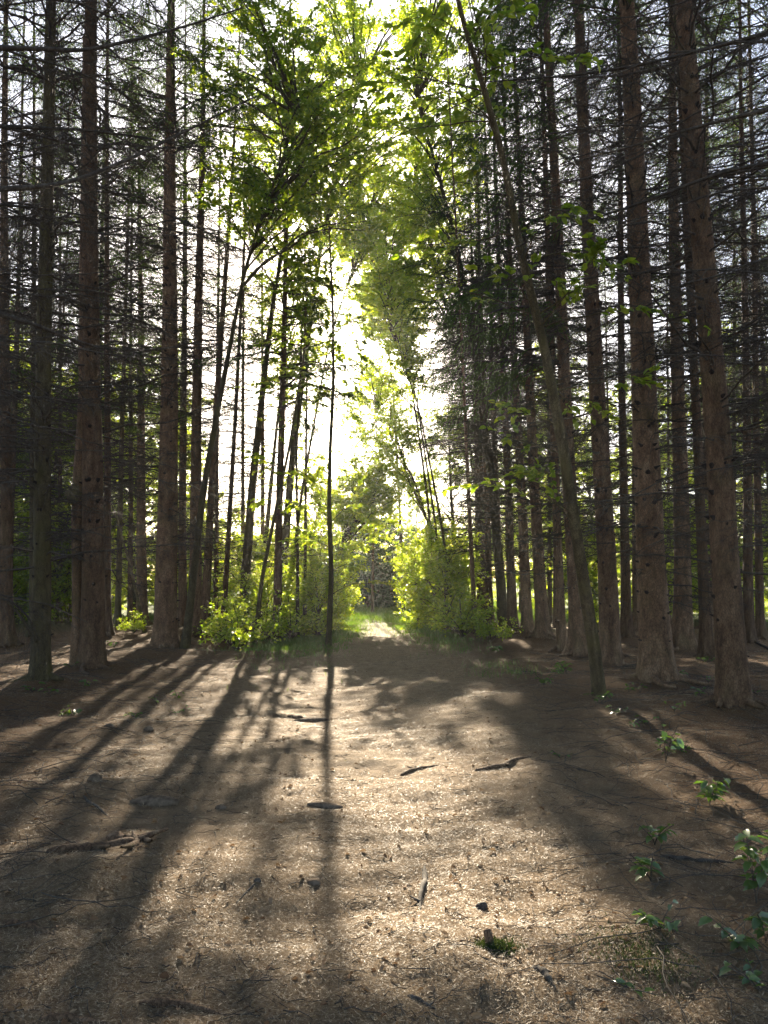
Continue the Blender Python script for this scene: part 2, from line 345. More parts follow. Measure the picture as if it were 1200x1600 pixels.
# ------------------------------------------------------------------ spruce prototypes
def trunk_mesh(seed, r0=0.2, H=20.0, flare=1.0, mat=M_BARK, stubs=True, sides=28):
    g = np.random.default_rng(seed); mb = MB()
    z = np.concatenate([np.linspace(-0.15, 0.9, 22), np.linspace(1.0, 12, 70), np.linspace(12.5, H, 20)])
    th = np.arange(sides) * 2 * np.pi / sides
    ph = g.uniform(0, 6.28, 6)
    r = r0 * (1.02 - 0.97 * (np.clip(z, 0, H) / H) ** 1.15)
    lobes = 1 + flare * ((0.5 * np.exp(-np.clip(z, 0, 9) / 0.22))[:, None] * (0.85 + 0.55 * np.cos(5 * th + ph[0]) + 0.35 * np.cos(3 * th + ph[1]))[None] + 0.22 * np.exp(-np.clip(z, 0, 9) / 0.9)[:, None])
    nz = 1 + 0.022 * np.sin(3 * th[None] + z[:, None] * 1.1 + ph[2]) + 0.018 * np.sin(5 * th[None] - z[:, None] * 2.7 + ph[3]) + g.normal(size=(len(z), sides)) * 0.010
    wx = 0.03 * np.sin(z * 0.45 + ph[4]) * np.clip(z / 3, 0, 1); wy = 0.03 * np.sin(z * 0.38 + ph[5]) * np.clip(z / 3, 0, 1)
    RR = r[:, None] * lobes * nz
    V = np.stack([wx[:, None] + RR * np.cos(th), wy[:, None] + RR * np.sin(th), np.broadcast_to(z[:, None], RR.shape)], -1)
    k = len(z); i = (np.arange(k - 1) * sides)[:, None]; j = np.arange(sides)[None]; j2 = (j + 1) % sides
    mb.add(V, quads=np.stack([i + j, i + j2, i + sides + j2, i + sides + j], -1).reshape(-1, 4))
    for q in range(6):
        a = q * 1.05 + g.uniform(-.3, .3); rl = np.linspace(.8, g.uniform(2.2, 3.6), 9) * r0; aa = a + np.linspace(0, g.normal() * .5, 9)
        RP = np.stack([rl * np.cos(aa), rl * np.sin(aa), .07 * np.exp(-(rl - rl[0]) / (r0 * .9)) - .015 - .045 * (rl - rl[0]) / r0 / 2.6], 1)
        tubes(mb, RP[None], (r0 * np.linspace(.3, .1, 9))[None], 8)
    if stubs:
        zz = 0.5; mb.cur = 1
        while zz < 9:
            for a in g.uniform(0, 6.28, g.integers(3, 7)):
                rr = r0 * (1.02 - 0.97 * (zz / H) ** 1.15); l = g.uniform(0.015, 0.07); dz = g.normal() * 0.03
                d = np.array([math.cos(a), math.sin(a), 0.25])
                p = np.array([0, 0, zz + dz]) + d * rr * 0.86
                tubes(mb, np.array([p, p + d * (rr * .16), p + d * (rr * .16 + l)]), np.array([0.034, 0.022, 0.008]) * g.uniform(.7, 1.3), 6)
            zz += g.uniform(0.28, 0.5)
    return mb.mesh('trunk', (mat, M_KNOT) if stubs else mat)

def curve_pts(base, dirs, L, k, droop, wig, g):
    """n curved lines: base (n,3), dirs (n,3), length L (n,)"""
    t = np.linspace(0, 1, k)[None, :, None]
    n = len(base); L = np.asarray(L)[:, None, None]
    P = base[:, None] + dirs[:, None] * t * L
    P[:, :, 2] -= (np.asarray(droop)[:, None] * L[:, :, 0]) * t[:, :, 0] ** 2
    w = np.cumsum(g.normal(size=(n, k, 3)), axis=1) * wig * L / k; w[:, 0] = 0
    return P + w

def dead_mesh(seed, z0, z1, lmax=2.2, dens=1.0, fine=True):
    g = np.random.default_rng(seed); mb = MB(); B = []; D = []; Ls = []
    z = z0
    while z < z1:
        for _ in range(g.integers(3, 6)):
            a = g.uniform(0, 6.28); up = g.normal(0.08, 0.14)
            B.append([0, 0, z + g.normal() * 0.05]); D.append([math.cos(a), math.sin(a), up])
            short = g.random() < (0.5 if z < 2.2 else 0.18)
            Ls.append(g.uniform(0.25, 0.7) if short else g.uniform(0.5, 1.0) * lmax * (0.6 + 0.4 * min(1, z / 5)))
        z += g.uniform(0.22, 0.42) / dens
    B = np.array(B); D = norm(np.array(D)); Ls = np.array(Ls); n = len(B); K = 9
    P = curve_pts(B, D, Ls, K, g.uniform(-0.02, 0.16, n), 0.16, g)
    t = np.linspace(0, 1, K)
    tubes(mb, P, (0.004 + 0.0055 * Ls)[:, None] * (1 - 0.8 * t)[None] + 0.0015, 4)
    # side twigs
    ii = np.repeat(np.arange(n), (Ls * 15).astype(int) + 2); m = len(ii)
    tt = g.uniform(0.18, 1, m); f = tt * (K - 1); a = np.minimum(f.astype(int), K - 2); fr = (f - a)[:, None]
    base = P[ii, a] * (1 - fr) + P[ii, a + 1] * fr; T = norm(P[ii, a + 1] - P[ii, a])
    S = norm(np.cross(T, [0, 0, 1.0])) * np.where(g.random(m) < 0.5, -1, 1)[:, None]
    d = norm(T * 0.75 + S * 0.9 + g.normal(size=(m, 3)) * 0.25 + np.array([0, 0, -0.12]))
    l2 = g.uniform(0.12, 0.5, m) * (1.25 - tt) * np.minimum(Ls[ii], 1.8) * 0.9 + 0.05
    P2 = curve_pts(base, d, l2, 5, g.uniform(0.0, 0.45, m), 0.22, g)
    tubes(mb, P2, 0.0033 * (1 - 0.65 * np.linspace(0, 1, 5))[None] * np.ones((m, 1)), 3)
    if fine:
        jj = np.repeat(np.arange(m), 2); m3 = len(jj); a = g.integers(1, 4, m3)
        base = P2[jj, a]; T = norm(P2[jj, a + 1] - P2[jj, a])
        d = norm(T * 0.8 + g.normal(size=(m3, 3)) * 0.65 + np.array([0, 0, -0.25]))
        P3 = curve_pts(base, d, g.uniform(0.05, 0.2, m3), 3, g.uniform(0.1, 0.5, m3), 0.2, g)
        tubes(mb, P3, np.full((m3, 3), 0.0017) * np.array([1, .8, .5]), 3)
    return mb.mesh('dead_branches', M_TWIG)

def crown_mesh(seed, z0, H, rad=2.6, side=None, dens=1.0):
    """drooping needle-covered boughs; side = an azimuth the low boughs favour"""
    g = np.random.default_rng(seed); B = []; D = []; Ls = []
    z = z0
    while z < H - 0.3:
        f = (z - z0) / (H - z0)
        for _ in range(max(2, int(g.integers(4, 7) * dens))):
            a = g.uniform(0, 6.28)
            if side is not None and f < 0.5: a = side + g.normal() * 0.9
            L = rad * (1 - f) ** 0.8 * g.uniform(0.55, 1.1) + 0.2
            B.append([0, 0, z]); D.append([math.cos(a), math.sin(a), g.normal(0.05 + 0.5 * f, 0.12)]); Ls.append(L)
        z += g.uniform(0.3, 0.55)
    B = np.array(B); D = norm(np.array(D)); Ls = np.array(Ls); n = len(B); K = 9
    P = curve_pts(B, D, Ls, K, g.uniform(0.1, 0.38, n), 0.10, g)
    P[:, :, 2] += (0.10 * Ls)[:, None] * np.linspace(0, 1, K)[None] ** 4
    wood = MB(); tubes(wood, P, (0.008 + 0.008 * Ls)[:, None] * (1 - 0.85 * np.linspace(0, 1, K))[None], 4)
    ii = np.repeat(np.arange(n), (Ls * 20).astype(int) + 3); m = len(ii)
    tt = g.uniform(0.25, 1, m) ; f = tt * (K - 1); a = np.minimum(f.astype(int), K - 2); fr = (f - a)[:, None]
    base = P[ii, a] * (1 - fr) + P[ii, a + 1] * fr; T = norm(P[ii, a + 1] - P[ii, a])
    S = norm(np.cross(T, [0, 0, 1.0])) * np.where(g.random(m) < 0.5, -1, 1)[:, None]
    d = norm(T * 0.7 + S * g.uniform(0.2, 1, m)[:, None] + g.normal(size=(m, 3)) * 0.15 + np.array([0, 0, -0.35]))
    l2 = g.uniform(0.2, 0.62, m) * (1.3 - 0.7 * tt)
    K2 = 6; P2 = curve_pts(base, d, l2, K2, g.uniform(0.3, 0.95, m), 0.08, g)
    ndl = MB()
    tubes(ndl, P2, np.full((m, K2), 0.006) * np.linspace(1, .4, K2)[None], 3)
    # needle tufts along each twig
    T2 = norm(np.gradient(P2, axis=1))
    reps = 4
    for r_ in range(reps):
        f = g.uniform(0.1, 1, (m, K2 - 1)); c = P2[:, :-1] * (1 - f[..., None]) + P2[:, 1:] * f[..., None]; c = c.reshape(-1, 3)
        t = T2[:, :-1].reshape(-1, 3); s = norm(np.cross(t, rdir(len(t), g)))
        q = g.uniform(0.022, 0.045, len(t))[:, None]; w = norm(np.cross(t, s)) * 0.004
        tip = c + t * q * 0.75 + s * q
        V = np.stack([c - t * 0.006 + w, c + t * 0.010 - w, tip], 1)
        ndl.add(V.reshape(-1, 3), tris=np.arange(len(t) * 3).reshape(-1, 3))
    return wood.mesh('boughs', M_TWIG), ndl.mesh('crown', M_NEEDLE)

TRUNKS = [trunk_mesh(s, flare=fl) for s, fl in ((1, 1.0), (2, 0.7), (3, 1.25), (4, 0.5))]
TRUNK_MOSS = [trunk_mesh(s, flare=fl, mat=M_MOSSBARK) for s, fl in ((11, 1.0), (12, 0.4))]
DEAD = [dead_mesh(20 + s, 1.0 + 0.3 * s, 12.5, 2.3, dens=1.0) for s in range(5)]
DEADLONG = [dead_mesh(40 + s, 1.6, 12, 3.0, dens=1.2) for s in range(2)]
LOWCROWN = [crown_mesh(70 + s, 6.0 + s, 20, 2.3, dens=0.6) for s in range(2)]
CROWN = [crown_mesh(60 + s, 10.5 + s * 1.2, 20, 2.3, dens=0.62) for s in range(3)]
EDGE = [crown_mesh(80 + s, 5.5 + s, 20, 2.9, side=0.0, dens=0.6) for s in range(2)]

SPR_G = 'spruces of the plantation either side of the path'
n_spr = 0
def spruce(base, lean, r, H, label, group, moss=False, edge=None, long=False, dead=True, rot=None, crown=True):
    """edge: azimuth of the open side"""
    global n_spr; n_spr += 1
    k = n_spr
    e = empty('spruce_tree', base, label, 'tree', group)
    zax = Vector(lean).normalized()
    a = random.uniform(0, 6.283) if edge is None else edge
    if rot is not None: a = rot
    e.rotation_mode = 'QUATERNION'; e.rotation_quaternion = Vector((0, 0, 1)).rotation_difference(zax) @ Quaternion((0, 0, 1), a)
    me = TRUNK_MOSS[k % 2] if moss else TRUNKS[k % 4]
    t = link('trunk', me, e); t.scale = (r / 0.2, r / 0.2, H / 20)
    if dead:
        d = link('dead_branches', (DEADLONG[k % 2] if long else DEAD[k % 5]), e); d['kind'] = 'stuff'
        d.rotation_euler = (0, 0, random.uniform(0, 6.28) if not long else 0); s = 0.8 + 0.9 * r; d.scale = (s, s, H / 20)
    if crown:
        w, c = EDGE[k % 2] if edge is not None else (CROWN[k % 3] if base[1] < 17 or k % 4 == 0 else LOWCROWN[k % 2])
        for nm, me in (('boughs', w), ('crown', c)):
            o = link(nm, me, e); o.scale = (1, 1, H / 20)
            if nm == 'boughs': o['kind'] = 'stuff'
    return e

def foot(px, d):
    if d > 100: return GG(px, d)
    p = W(px, 900, d); return gp(p.x, p.y)
placed = []
for px, d, xt, r, opt, label in HAND:
    b = foot(px, d); top = W(xt, 100, b.y); placed.append((px, b.y, xt, b.x))
    spruce(b, top - b, r, random.uniform(18, 21.5), label, SPR_G, **opt)

# just outside the frame, their long dead branches reach into it
for x, y, lab in ((-4.9, 7.4, 'dead branches entering high at the left edge from a near spruce outside the frame'),
                  (-4.2, 5.2, 'nearest dead branches crossing the upper left corner from a spruce outside the frame'),
                  (4.4, 6.0, 'dead branches sweeping in from the right edge off a near spruce outside the frame'),
                  (5.6, 9.2, 'dead branches low at the right edge from a spruce outside the frame')):
    spruce(gp(x, y), (0, 0, 1), .16, 20, lab, SPR_G, long=True, crown=True)

bpy.context.view_layer.update()
OFF = [o for o in COL.objects if o.name.startswith('spruce_tree') and 'outside the frame' in o.get('label', '')]
def near_limb(tree, pts, d0, d1, r, seed):
    g = np.random.default_rng(700 + seed); n = len(pts)
    P = poly([tuple(W(x, y, d0 + (d1 - d0) * i / (n - 1))) for i, (x, y) in enumerate(pts)], 30)
    s0 = np.array(tree.location); s0[2] = P[0, 2]; P = np.vstack([s0 + (P[0] - s0) * f for f in (0, .33, .66)] + [P]); K = len(P)
    t = np.linspace(0, 1, K); mb = MB(); tubes(mb, P[None], (r * (1 - .75 * t) * (1 + g.normal(size=K) * .06))[None], 7)
    m = 60; a = g.integers(4, K - 1, m); T = norm(P[a] - P[a - 1]); d = norm(T * .7 + rdir(m, g) * .8 + np.array([0, 0, -.2]))
    L = g.uniform(.1, .6, m); P2 = curve_pts(P[a], d, L, 6, g.uniform(.1, .6, m), .2, g); tubes(mb, P2, np.full((m, 6), .0028) * np.linspace(1, .4, 6), 3)
    jj = np.repeat(np.arange(m), 3); b = g.integers(1, 5, m * 3); P3 = curve_pts(P2[jj, b], norm(rdir(m * 3, g) + np.array([0, 0, -.5])), g.uniform(.05, .22, m * 3), 4, np.full(m * 3, .3), .2, g)
    tubes(mb, P3, np.full((m * 3, 4), .0012), 3)
    o = link('limb', mb.mesh('limb', M_TWIG), tree); o.matrix_parent_inverse = tree.matrix_world.inverted()
near_limb(OFF[1], [(-20, 75), (60, 76), (130, 80), (220, 60), (300, 38), (380, 12)], 5.2, 6.2, .022, 1)
near_limb(OFF[1], [(-20, 196), (60, 200), (130, 203), (230, 215), (330, 240)], 5.4, 6.8, .018, 2)
near_limb(OFF[1], [(-20, 296), (60, 293), (120, 282), (200, 250), (290, 205), (400, 150)], 5.2, 6.6, .024, 3)
near_limb(OFF[0], [(-20, 486), (50, 505), (110, 530), (160, 545), (240, 548), (330, 530)], 7.2, 8.2, .026, 4)
near_limb(OFF[0], [(-20, 318), (60, 325), (140, 338), (220, 345)], 7.2, 8.4, .016, 5)
near_limb(OFF[0], [(-20, 930), (20, 940), (45, 965), (62, 1000)], 8.2, 9.0, .02, 6)
near_limb(OFF[2], [(1230, 45), (1120, 72), (1010, 100), (900, 118), (760, 128)], 6.0, 7.2, .022, 7)
near_limb(OFF[2], [(1230, 165), (1120, 190), (1000, 225), (880, 258)], 6.0, 7.2, .022, 8)
near_limb(OFF[2], [(1230, 250), (1130, 268), (1000, 318), (900, 350), (790, 392)], 5.8, 7.2, .022, 9)
near_limb(OFF[2], [(1230, 290), (1120, 300), (1040, 330), (930, 360)], 6.2, 7.2, .014, 10)
near_limb(OFF[3], [(1240, 600), (1170, 640), (1080, 660), (1000, 655), (930, 665)], 8.6, 9.2, .018, 11)
near_limb(OFF[3], [(1240, 710), (1150, 712), (1050, 742), (960, 790), (880, 780)], 8.6, 9.4, .018, 12)
near_limb(OFF[3], [(1240, 520), (1130, 545), (1020, 575), (930, 600)], 8.6, 9.4, .015, 13)

# the rest of the plantation, in rows two metres apart
cnt = {'l': 0, 'r': 0}
for sgn, rows in ((1, [5.9, 8.0, 10.2, 12.4, 14.6]), (-1, [7.0, 9.3, 11.6, 13.9, 16.2])):
    for k, xr in enumerate(rows):
        y = 9.0 + 1.1 * (k % 2)
        while y < (29 if sgn > 0 else 28):
            x = sgn * xr + random.gauss(0, 0.25); yy = y + random.gauss(0, 0.35); y += 2.25
            px = 600 + F * x / yy
            if not -30 < px < 1230: continue
            if any(abs(px - p[0]) < 9 and p[1] > yy - 2 for p in placed): continue
            if any(math.hypot(x - p[3], yy - p[1]) < 1.0 for p in placed): continue
            if yy < 13.5: continue
            if random.random() < (0.66 if sgn < 0 else 0.5): continue
            far = 'far' if yy > 24 else 'mid'
            lab = {(1, 'mid'): 'slim spruce deep in the dark right-hand stand, showing between the front trunks',
                   (1, 'far'): 'thin faraway spruce trunk in the light gaps of the right-hand stand',
                   (-1, 'mid'): 'slim spruce behind the front trunks left of the path',
                   (-1, 'far'): 'thin faraway spruce trunk before the bright leaves at left'}[(sgn, far)]
            spruce(gp(x, yy), (random.gauss(0, .018), random.gauss(0, .018), 1), random.uniform(.06, .125), random.uniform(17, 21), lab, lab.split(' ')[0] + ' background spruces ' + ('right' if sgn > 0 else 'left') + ' ' + far,
                   moss=random.random() < .25, crown=random.random() < .8)
            placed.append((px, yy, px, x)); cnt['r' if sgn > 0 else 'l'] += 1
# far edge rows close the corridor's flanks
for x, y, lab in ((3.6, 27, 'edge spruce behind the right-hand bushes, boughs hanging over the path'), (3.9, 30, 'farther edge spruce behind the right-hand bushes'),):
    spruce(gp(x, y), (0, 0, 1), .12, 21, lab, SPR_G, edge=(PI if x > 0 else 0.0))

# second stem of the twin trunk
b = GG(144, 1055); tw = spruce(b, W(143, 100, b.y) - b, .175, 21, 'thick pale twin trunk at left with a dark burl where its two stems join', SPR_G, moss=False, long=True)
tw.rotation_mode = 'QUATERNION'
Yb = b.y + 0.02
pts = [W(122, 1062, Yb), W(122, 980, Yb), W(121, 900, Yb), W(120, 820, Yb), W(122, 765, Yb), W(129, 700, Yb), W(134, 620, Yb), W(135, 480, Yb), W(138, 200, Yb), W(139, 60, Yb)]
rad = [.15, .09, .082, .085, .10, .11, .115, .12, .11, .10]
Pp = poly([(*p, r) for p, r in zip(pts, rad)], 60)
mb = MB(); tubes(mb, Pp[None, :, :3], Pp[None, :, 3] * (1 + rng.normal(size=60) * .02), 20)
c0 = np.array(W(115, 772, Yb - .06)); u = rdir(160); mb2 = MB()
th_ = np.linspace(0, PI, 12); ph_ = np.arange(16) * 2 * PI / 16
VV = np.stack([np.sin(th_)[:, None] * np.cos(ph_), np.sin(th_)[:, None] * np.sin(ph_), np.cos(th_)[:, None] * np.ones(16)], -1)
VV = VV * (1 + .22 * np.sin(VV[..., :1] * 7 + 1) * np.cos(VV[..., 2:] * 6)) * np.array([.12, .11, .17]) + c0
i = (np.arange(11) * 16)[:, None]; j = np.arange(16)[None]; j2 = (j + 1) % 16
def place_world(name, mbx, mat, parent):
    o = link(name, mbx.mesh(name, mat), parent); bpy.context.view_layer.update(); o.matrix_parent_inverse = parent.matrix_world.inverted(); return o
o = place_world('second_stem', mb, M_BARK, tw)
mb2.add(VV, quads=np.stack([i + j, i + j2, i + 16 + j2, i + 16 + j], -1).reshape(-1, 4)); 
o2 = link('burl', mb2.mesh('burl', M_MOSSBARK), tw); o2.matrix_parent_inverse = tw.matrix_world.inverted()

# ------------------------------------------------------------------ broadleaf trees and bushes
def leafy(seed, trunk, r0, nl, cz, cr, ntw=9, nlv=22, lsize=0.085, lmat=M_LEAF, lim_r=0.4, stems=1):
    """trunk: list of points; crown = ellipsoid around cz (z centre) with radii cr -> (trunk mesh, limbs mesh, leaves mesh)"""
    g = np.random.default_rng(seed)
    tp = poly(trunk, 30); tm = MB(); t = np.linspace(0, 1, 30)
    tubes(tm, tp[None], (r0 * (1.05 - 0.85 * t) * (1 + 0.5 * np.exp(-t * 40)))[None], 10)
    # limbs aim at points of the crown
    c = np.array([tp[-1, 0] * .8, tp[-1, 1] * .8, cz]); u = rdir(nl, g) * g.uniform(0.45, 1.0, nl)[:, None] ** 0.6
    bl = 1 + 0.35 * np.sin(u[:, :1] * 4 + seed) * np.cos(u[:, 1:2] * 5 + seed)
    tgt = c + u * np.array(cr) * bl
    tgt[:, 2] = np.maximum(tgt[:, 2], 0.25)
    zi = np.clip((tgt[:, 2] - 0.45 * np.hypot(tgt[:, 0], tgt[:, 1]) - g.uniform(0, 1, nl) * .6), tp[2, 2], tp[-1, 2])
    idx = np.array([np.argmin(abs(tp[:, 2] - z)) for z in zi]); b = tp[idx]
    K = 7; s = np.linspace(0, 1, K)[None, :, None]; d = tgt - b
    P = b[:, None] + d[:, None] * s; P[:, :, 2] += (np.linalg.norm(d, axis=1)[:, None] * 0.12) * np.sin(PI * s[:, :, 0]) 
    w = np.cumsum(g.normal(size=P.shape), 1) * 0.02 * np.linalg.norm(d, axis=1)[:, None, None]; w[:, 0] = 0; P = P + w
    ll = np.linalg.norm(d, axis=1); tubes(tm, P, (0.006 + 0.009 * ll)[:, None] * (1 - .8 * s[:, :, 0]) , 5)
    # twigs
    ii = np.repeat(np.arange(nl), ntw); m = len(ii); tt = g.uniform(0.35, 1, m) * (K - 1); a = np.minimum(tt.astype(int), K - 2); fr = (tt - a)[:, None]
    bb = P[ii, a] * (1 - fr) + P[ii, a + 1] * fr
    dd = norm(norm(d)[ii] * .6 + rdir(m, g) * np.array([1, 1, .45])); lt = g.uniform(.3, .95, m) * lim_r * 2
    P2 = curve_pts(bb, dd, lt, 5, g.uniform(0, .35, m), .15, g); tubes(tm, P2, np.full((m, 5), .005) * np.linspace(1, .4, 5), 3)
    # leaves
    jj = np.repeat(np.arange(m), nlv); q = len(jj); f = g.uniform(.15, 1, q) * 4; a = np.minimum(f.astype(int), 3); fr = (f - a)[:, None]
    pos = P2[jj, a] * (1 - fr) + P2[jj, a + 1] * fr + g.normal(size=(q, 3)) * 0.035
    T = norm(P2[jj, a + 1] - P2[jj, a]); dr = norm(T * .5 + rdir(q, g) * np.array([1, 1, .5])); 
    N = norm(np.array([0, 0, 1.]) + g.normal(size=(q, 3)) * 0.8); L = lsize * g.uniform(.6, 1.25, q)
    keep = pos[:, 2] > 0.05
    lm = MB(); leaves(lm, pos[keep], dr[keep], N[keep], L[keep], L[keep] * .62)
    return tm.mesh('stems', M_MOSSBARK), lm.mesh('crown', lmat)

BROAD = [leafy(100, [(0, 0, -.1), (.1, 0, 3), (.2, .2, 7), (0, .1, 11)], .13, 52, 6.2, (3.0, 3.0, 5.2), 12, 32, .10),
         leafy(101, [(0, 0, -.1), (-.2, .1, 3), (-.1, .2, 6), (.2, 0, 9)], .11, 48, 5.0, (2.8, 2.8, 4.4), 12, 32, .095),
         leafy(102, [(0, 0, -.1), (.1, .1, 5), (0, .2, 10), (.2, .1, 15)], .17, 60, 10.5, (3.6, 3.6, 5.2), 9, 28, .11)]
WALL = [leafy(105, [(0, 0, -.1), (.1, 0, 3), (.2, .2, 6), (0, .1, 8.5)], .10, 60, 5.0, (2.8, 2.2, 4.8), 13, 34, .10, M_BACKLITLEAF), leafy(106, [(0, 0, -.1), (-.1, .1, 3), (.1, .2, 6), (.2, .1, 8)], .10, 60, 4.6, (2.6, 2.2, 4.4), 13, 34, .10, M_BACKLITLEAF)]
BUSH = [leafy(110, [(0, 0, -.05), (.05, 0, .5), (0, .1, 1.1), (.1, 0, 1.7)], .025, 38, 1.15, (1.0, 1.0, 1.15), 9, 15, .075, M_BACKLITLEAF, lim_r=.25),
        leafy(111, [(0, 0, -.05), (-.05, 0, .5), (0, .1, 1.4), (.1, 0, 2.4)], .03, 44, 1.6, (1.05, 1.05, 1.6), 9, 14, .08, M_BACKLITLEAF, lim_r=.28),
        leafy(112, [(0, 0, -.05), (0, 0, .3), (0, .05, .6), (.05, 0, .8)], .015, 18, .5, (.6, .6, .5), 6, 14, .07, M_BACKLITLEAF, lim_r=.2)]
DARKB = [leafy(120, [(0, 0, -.1), (.1, 0, 1), (0, .1, 2.5), (.1, 0, 4.2)], .06, 100, 2.1, (2.3, 2.0, 2.3), 9, 26, .10, M_LEAFSHADED, lim_r=.35)]
def plant(kind, name, loc, label, cat, group, s=1.0, sz=1.0, rot=None):
    tm, lm = kind; e = empty(name, loc, label, cat, group); e.rotation_euler = (0, 0, random.uniform(0, 6.28) if rot is None else rot); e.scale = (s, s, s * sz)
    link('stems', tm, e); link('crown', lm, e); return e

# bushes flanking the tunnel
BG_ = 'green bushes along the path edge'
BUSHES = [
 (372, 16.5, 2, 1.15, 1, 'bright sunlit hazel bush at the foot of the left trunks'),
 (352, 18.0, 2, 1.0, 1, 'small bush behind the bright hazel bush at left'),
 (455, 18.5, 2, 1.2, 1, 'low bush between the curved sapling and the thin upright tree'),
 (415, 20.5, 0, 1.0, 1, 'waist-high bush behind the low one left of the thin upright tree'),
 (490, 21, 0, 1.05, 1, 'bush just left of the thin upright tree'),
 (524, 22.5, 1, .9, 1, 'tall bright bush forming the left side of the leafy opening'),
 (500, 19.5, 0, .8, 1, 'sunlit bush right beside the thin upright tree, touching the grass'),
 (468, 24, 1, .9, 1, 'tall bush behind the left bushes, below the sun gap'),
 (430, 26, 1, 1.2, 1, 'tall back bush between the far brown trunk and the sun gap'),
 (512, 26, 1, .9, 1, 'rear bush beside the left edge of the leafy opening'),
 (652, 24, 1, 1.0, 1, 'tall bright bush forming the right side of the leafy opening'),
 (676, 21.5, 0, 1.1, 1, 'rounded bush right of the leafy opening, grass at its foot'),
 (694, 20, 0, 1.1, 1, 'bush in front of the tight far row of trunks'),
 (722, 18, 2, 1.2, 1, 'low bush by the thin left-leaning trunk at right'),
 (765, 17.2, 2, .8, 1, 'small pale-leaved bush right of the thin left-leaning trunk'),
 (668, 26, 1, 1.0, 1, 'tall back bush right of the leafy opening'),
 (705, 24, 1, 1.15, 1, 'tall back bush before the right-hand row of trunks'),
 (385, 24, 1, 1.1, 1, 'bush deep behind the thin left trunks'),
 (212, 17.5, 2, .5, 1, 'tiny bright sprig bush at the foot of the medium brown left trunk'),
]
for px, d, k, s, sz, lab in BUSHES:
    p = foot(px, d); plant(BUSH[k], 'bush', p, lab, 'bush', BG_, s, sz)
# undergrowth deep in the left and right stands
for i in range(26):
    left = i < 16
    px = random.uniform(-10, 380) if left else random.uniform(860, 1210); d = random.uniform(22, 31)
    p = foot(px, d)
    lab = 'green undergrowth bush deep behind the left trunks' if left else 'green undergrowth bush glimpsed deep behind the right trunks'
    plant(BUSH[i % 2], 'bush', p, lab, 'bush', 'undergrowth bushes deep in the ' + ('left' if left else 'right') + ' stand', random.uniform(1.0, 1.7))

# arch tree and broadleaf trees around and behind the clearing
plant(BROAD[1], 'broadleaf_tree', gp(2.6, 28), 'yellow-green tree leaning from the right over the leafy opening', 'tree', 'broadleaf trees round the clearing', .9, rot=2.2)
LABB = {'l': 'bright broadleaf tree behind the spruces at left', 'r': 'bright broadleaf tree behind the spruces at right'}
for i, a in enumerate(list(np.arange(-37, -14.5, 2.1)) + list(np.arange(10, 37, 3.0))):
    left = a < 0; d = (30.5 if left else 32) + random.uniform(-1.5, 3); a += random.uniform(-.6, .6); x = d * math.tan(R(a))
    plant(WALL[i % 2], 'broadleaf_tree', gp(x, d), LABB['l' if left else 'r'], 'tree', 'background broadleaf trees ' + ('left' if left else 'right'), random.uniform(1.05, 1.35))
for i, (a, d) in enumerate(((-29, 24), (-25.5, 26.5), (-22, 25), (-18.5, 27.5), (25, 27), (28.5, 25))):
    plant(WALL[i % 2], 'broadleaf_tree', gp(d * math.tan(R(a)), d), 'sunlit broadleaf tree standing among the rear spruces at ' + ('left' if a < 0 else 'right'), 'tree', 'broadleaf trees among the rear spruces ' + ('left' if a < 0 else 'right'), random.uniform(.9, 1.1))
for i in range(30):
    a = -38 + i * 76 / 29; d = random.uniform(40, 47); x = d * math.tan(R(a))
    plant(BUSH[1], 'bush', gp(x, d), 'far bush closing the view at ground level beyond the ' + ('left' if a < 0 else 'right') + ' trunks', 'bush', 'far bushes beyond the ' + ('left' if a < 0 else 'right') + ' trunks', random.uniform(1.3, 1.8))
for x, y, lab in ((-3.4, 46.5, 'low tree added to shade the dark bushes from behind, left one'), (-.6, 45, 'low tree added straight behind the dark bushes to shade them'), (2.2, 46.5, 'low tree added to shade the dark bushes from behind, right one')):  # added to keep the low sun off the dark bushes
    plant(BROAD[1], 'broadleaf_tree', gp(x, y), lab, 'tree', 'low trees added to shade the dark bushes', .85)
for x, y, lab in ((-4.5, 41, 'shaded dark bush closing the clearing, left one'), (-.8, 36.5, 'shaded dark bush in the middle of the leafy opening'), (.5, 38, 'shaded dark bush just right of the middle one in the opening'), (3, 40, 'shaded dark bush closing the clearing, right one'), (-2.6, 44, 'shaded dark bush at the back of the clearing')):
    plant(DARKB[0], 'bush', gp(x, y), lab, 'bush', 'dark bushes beyond the clearing', 1.05)

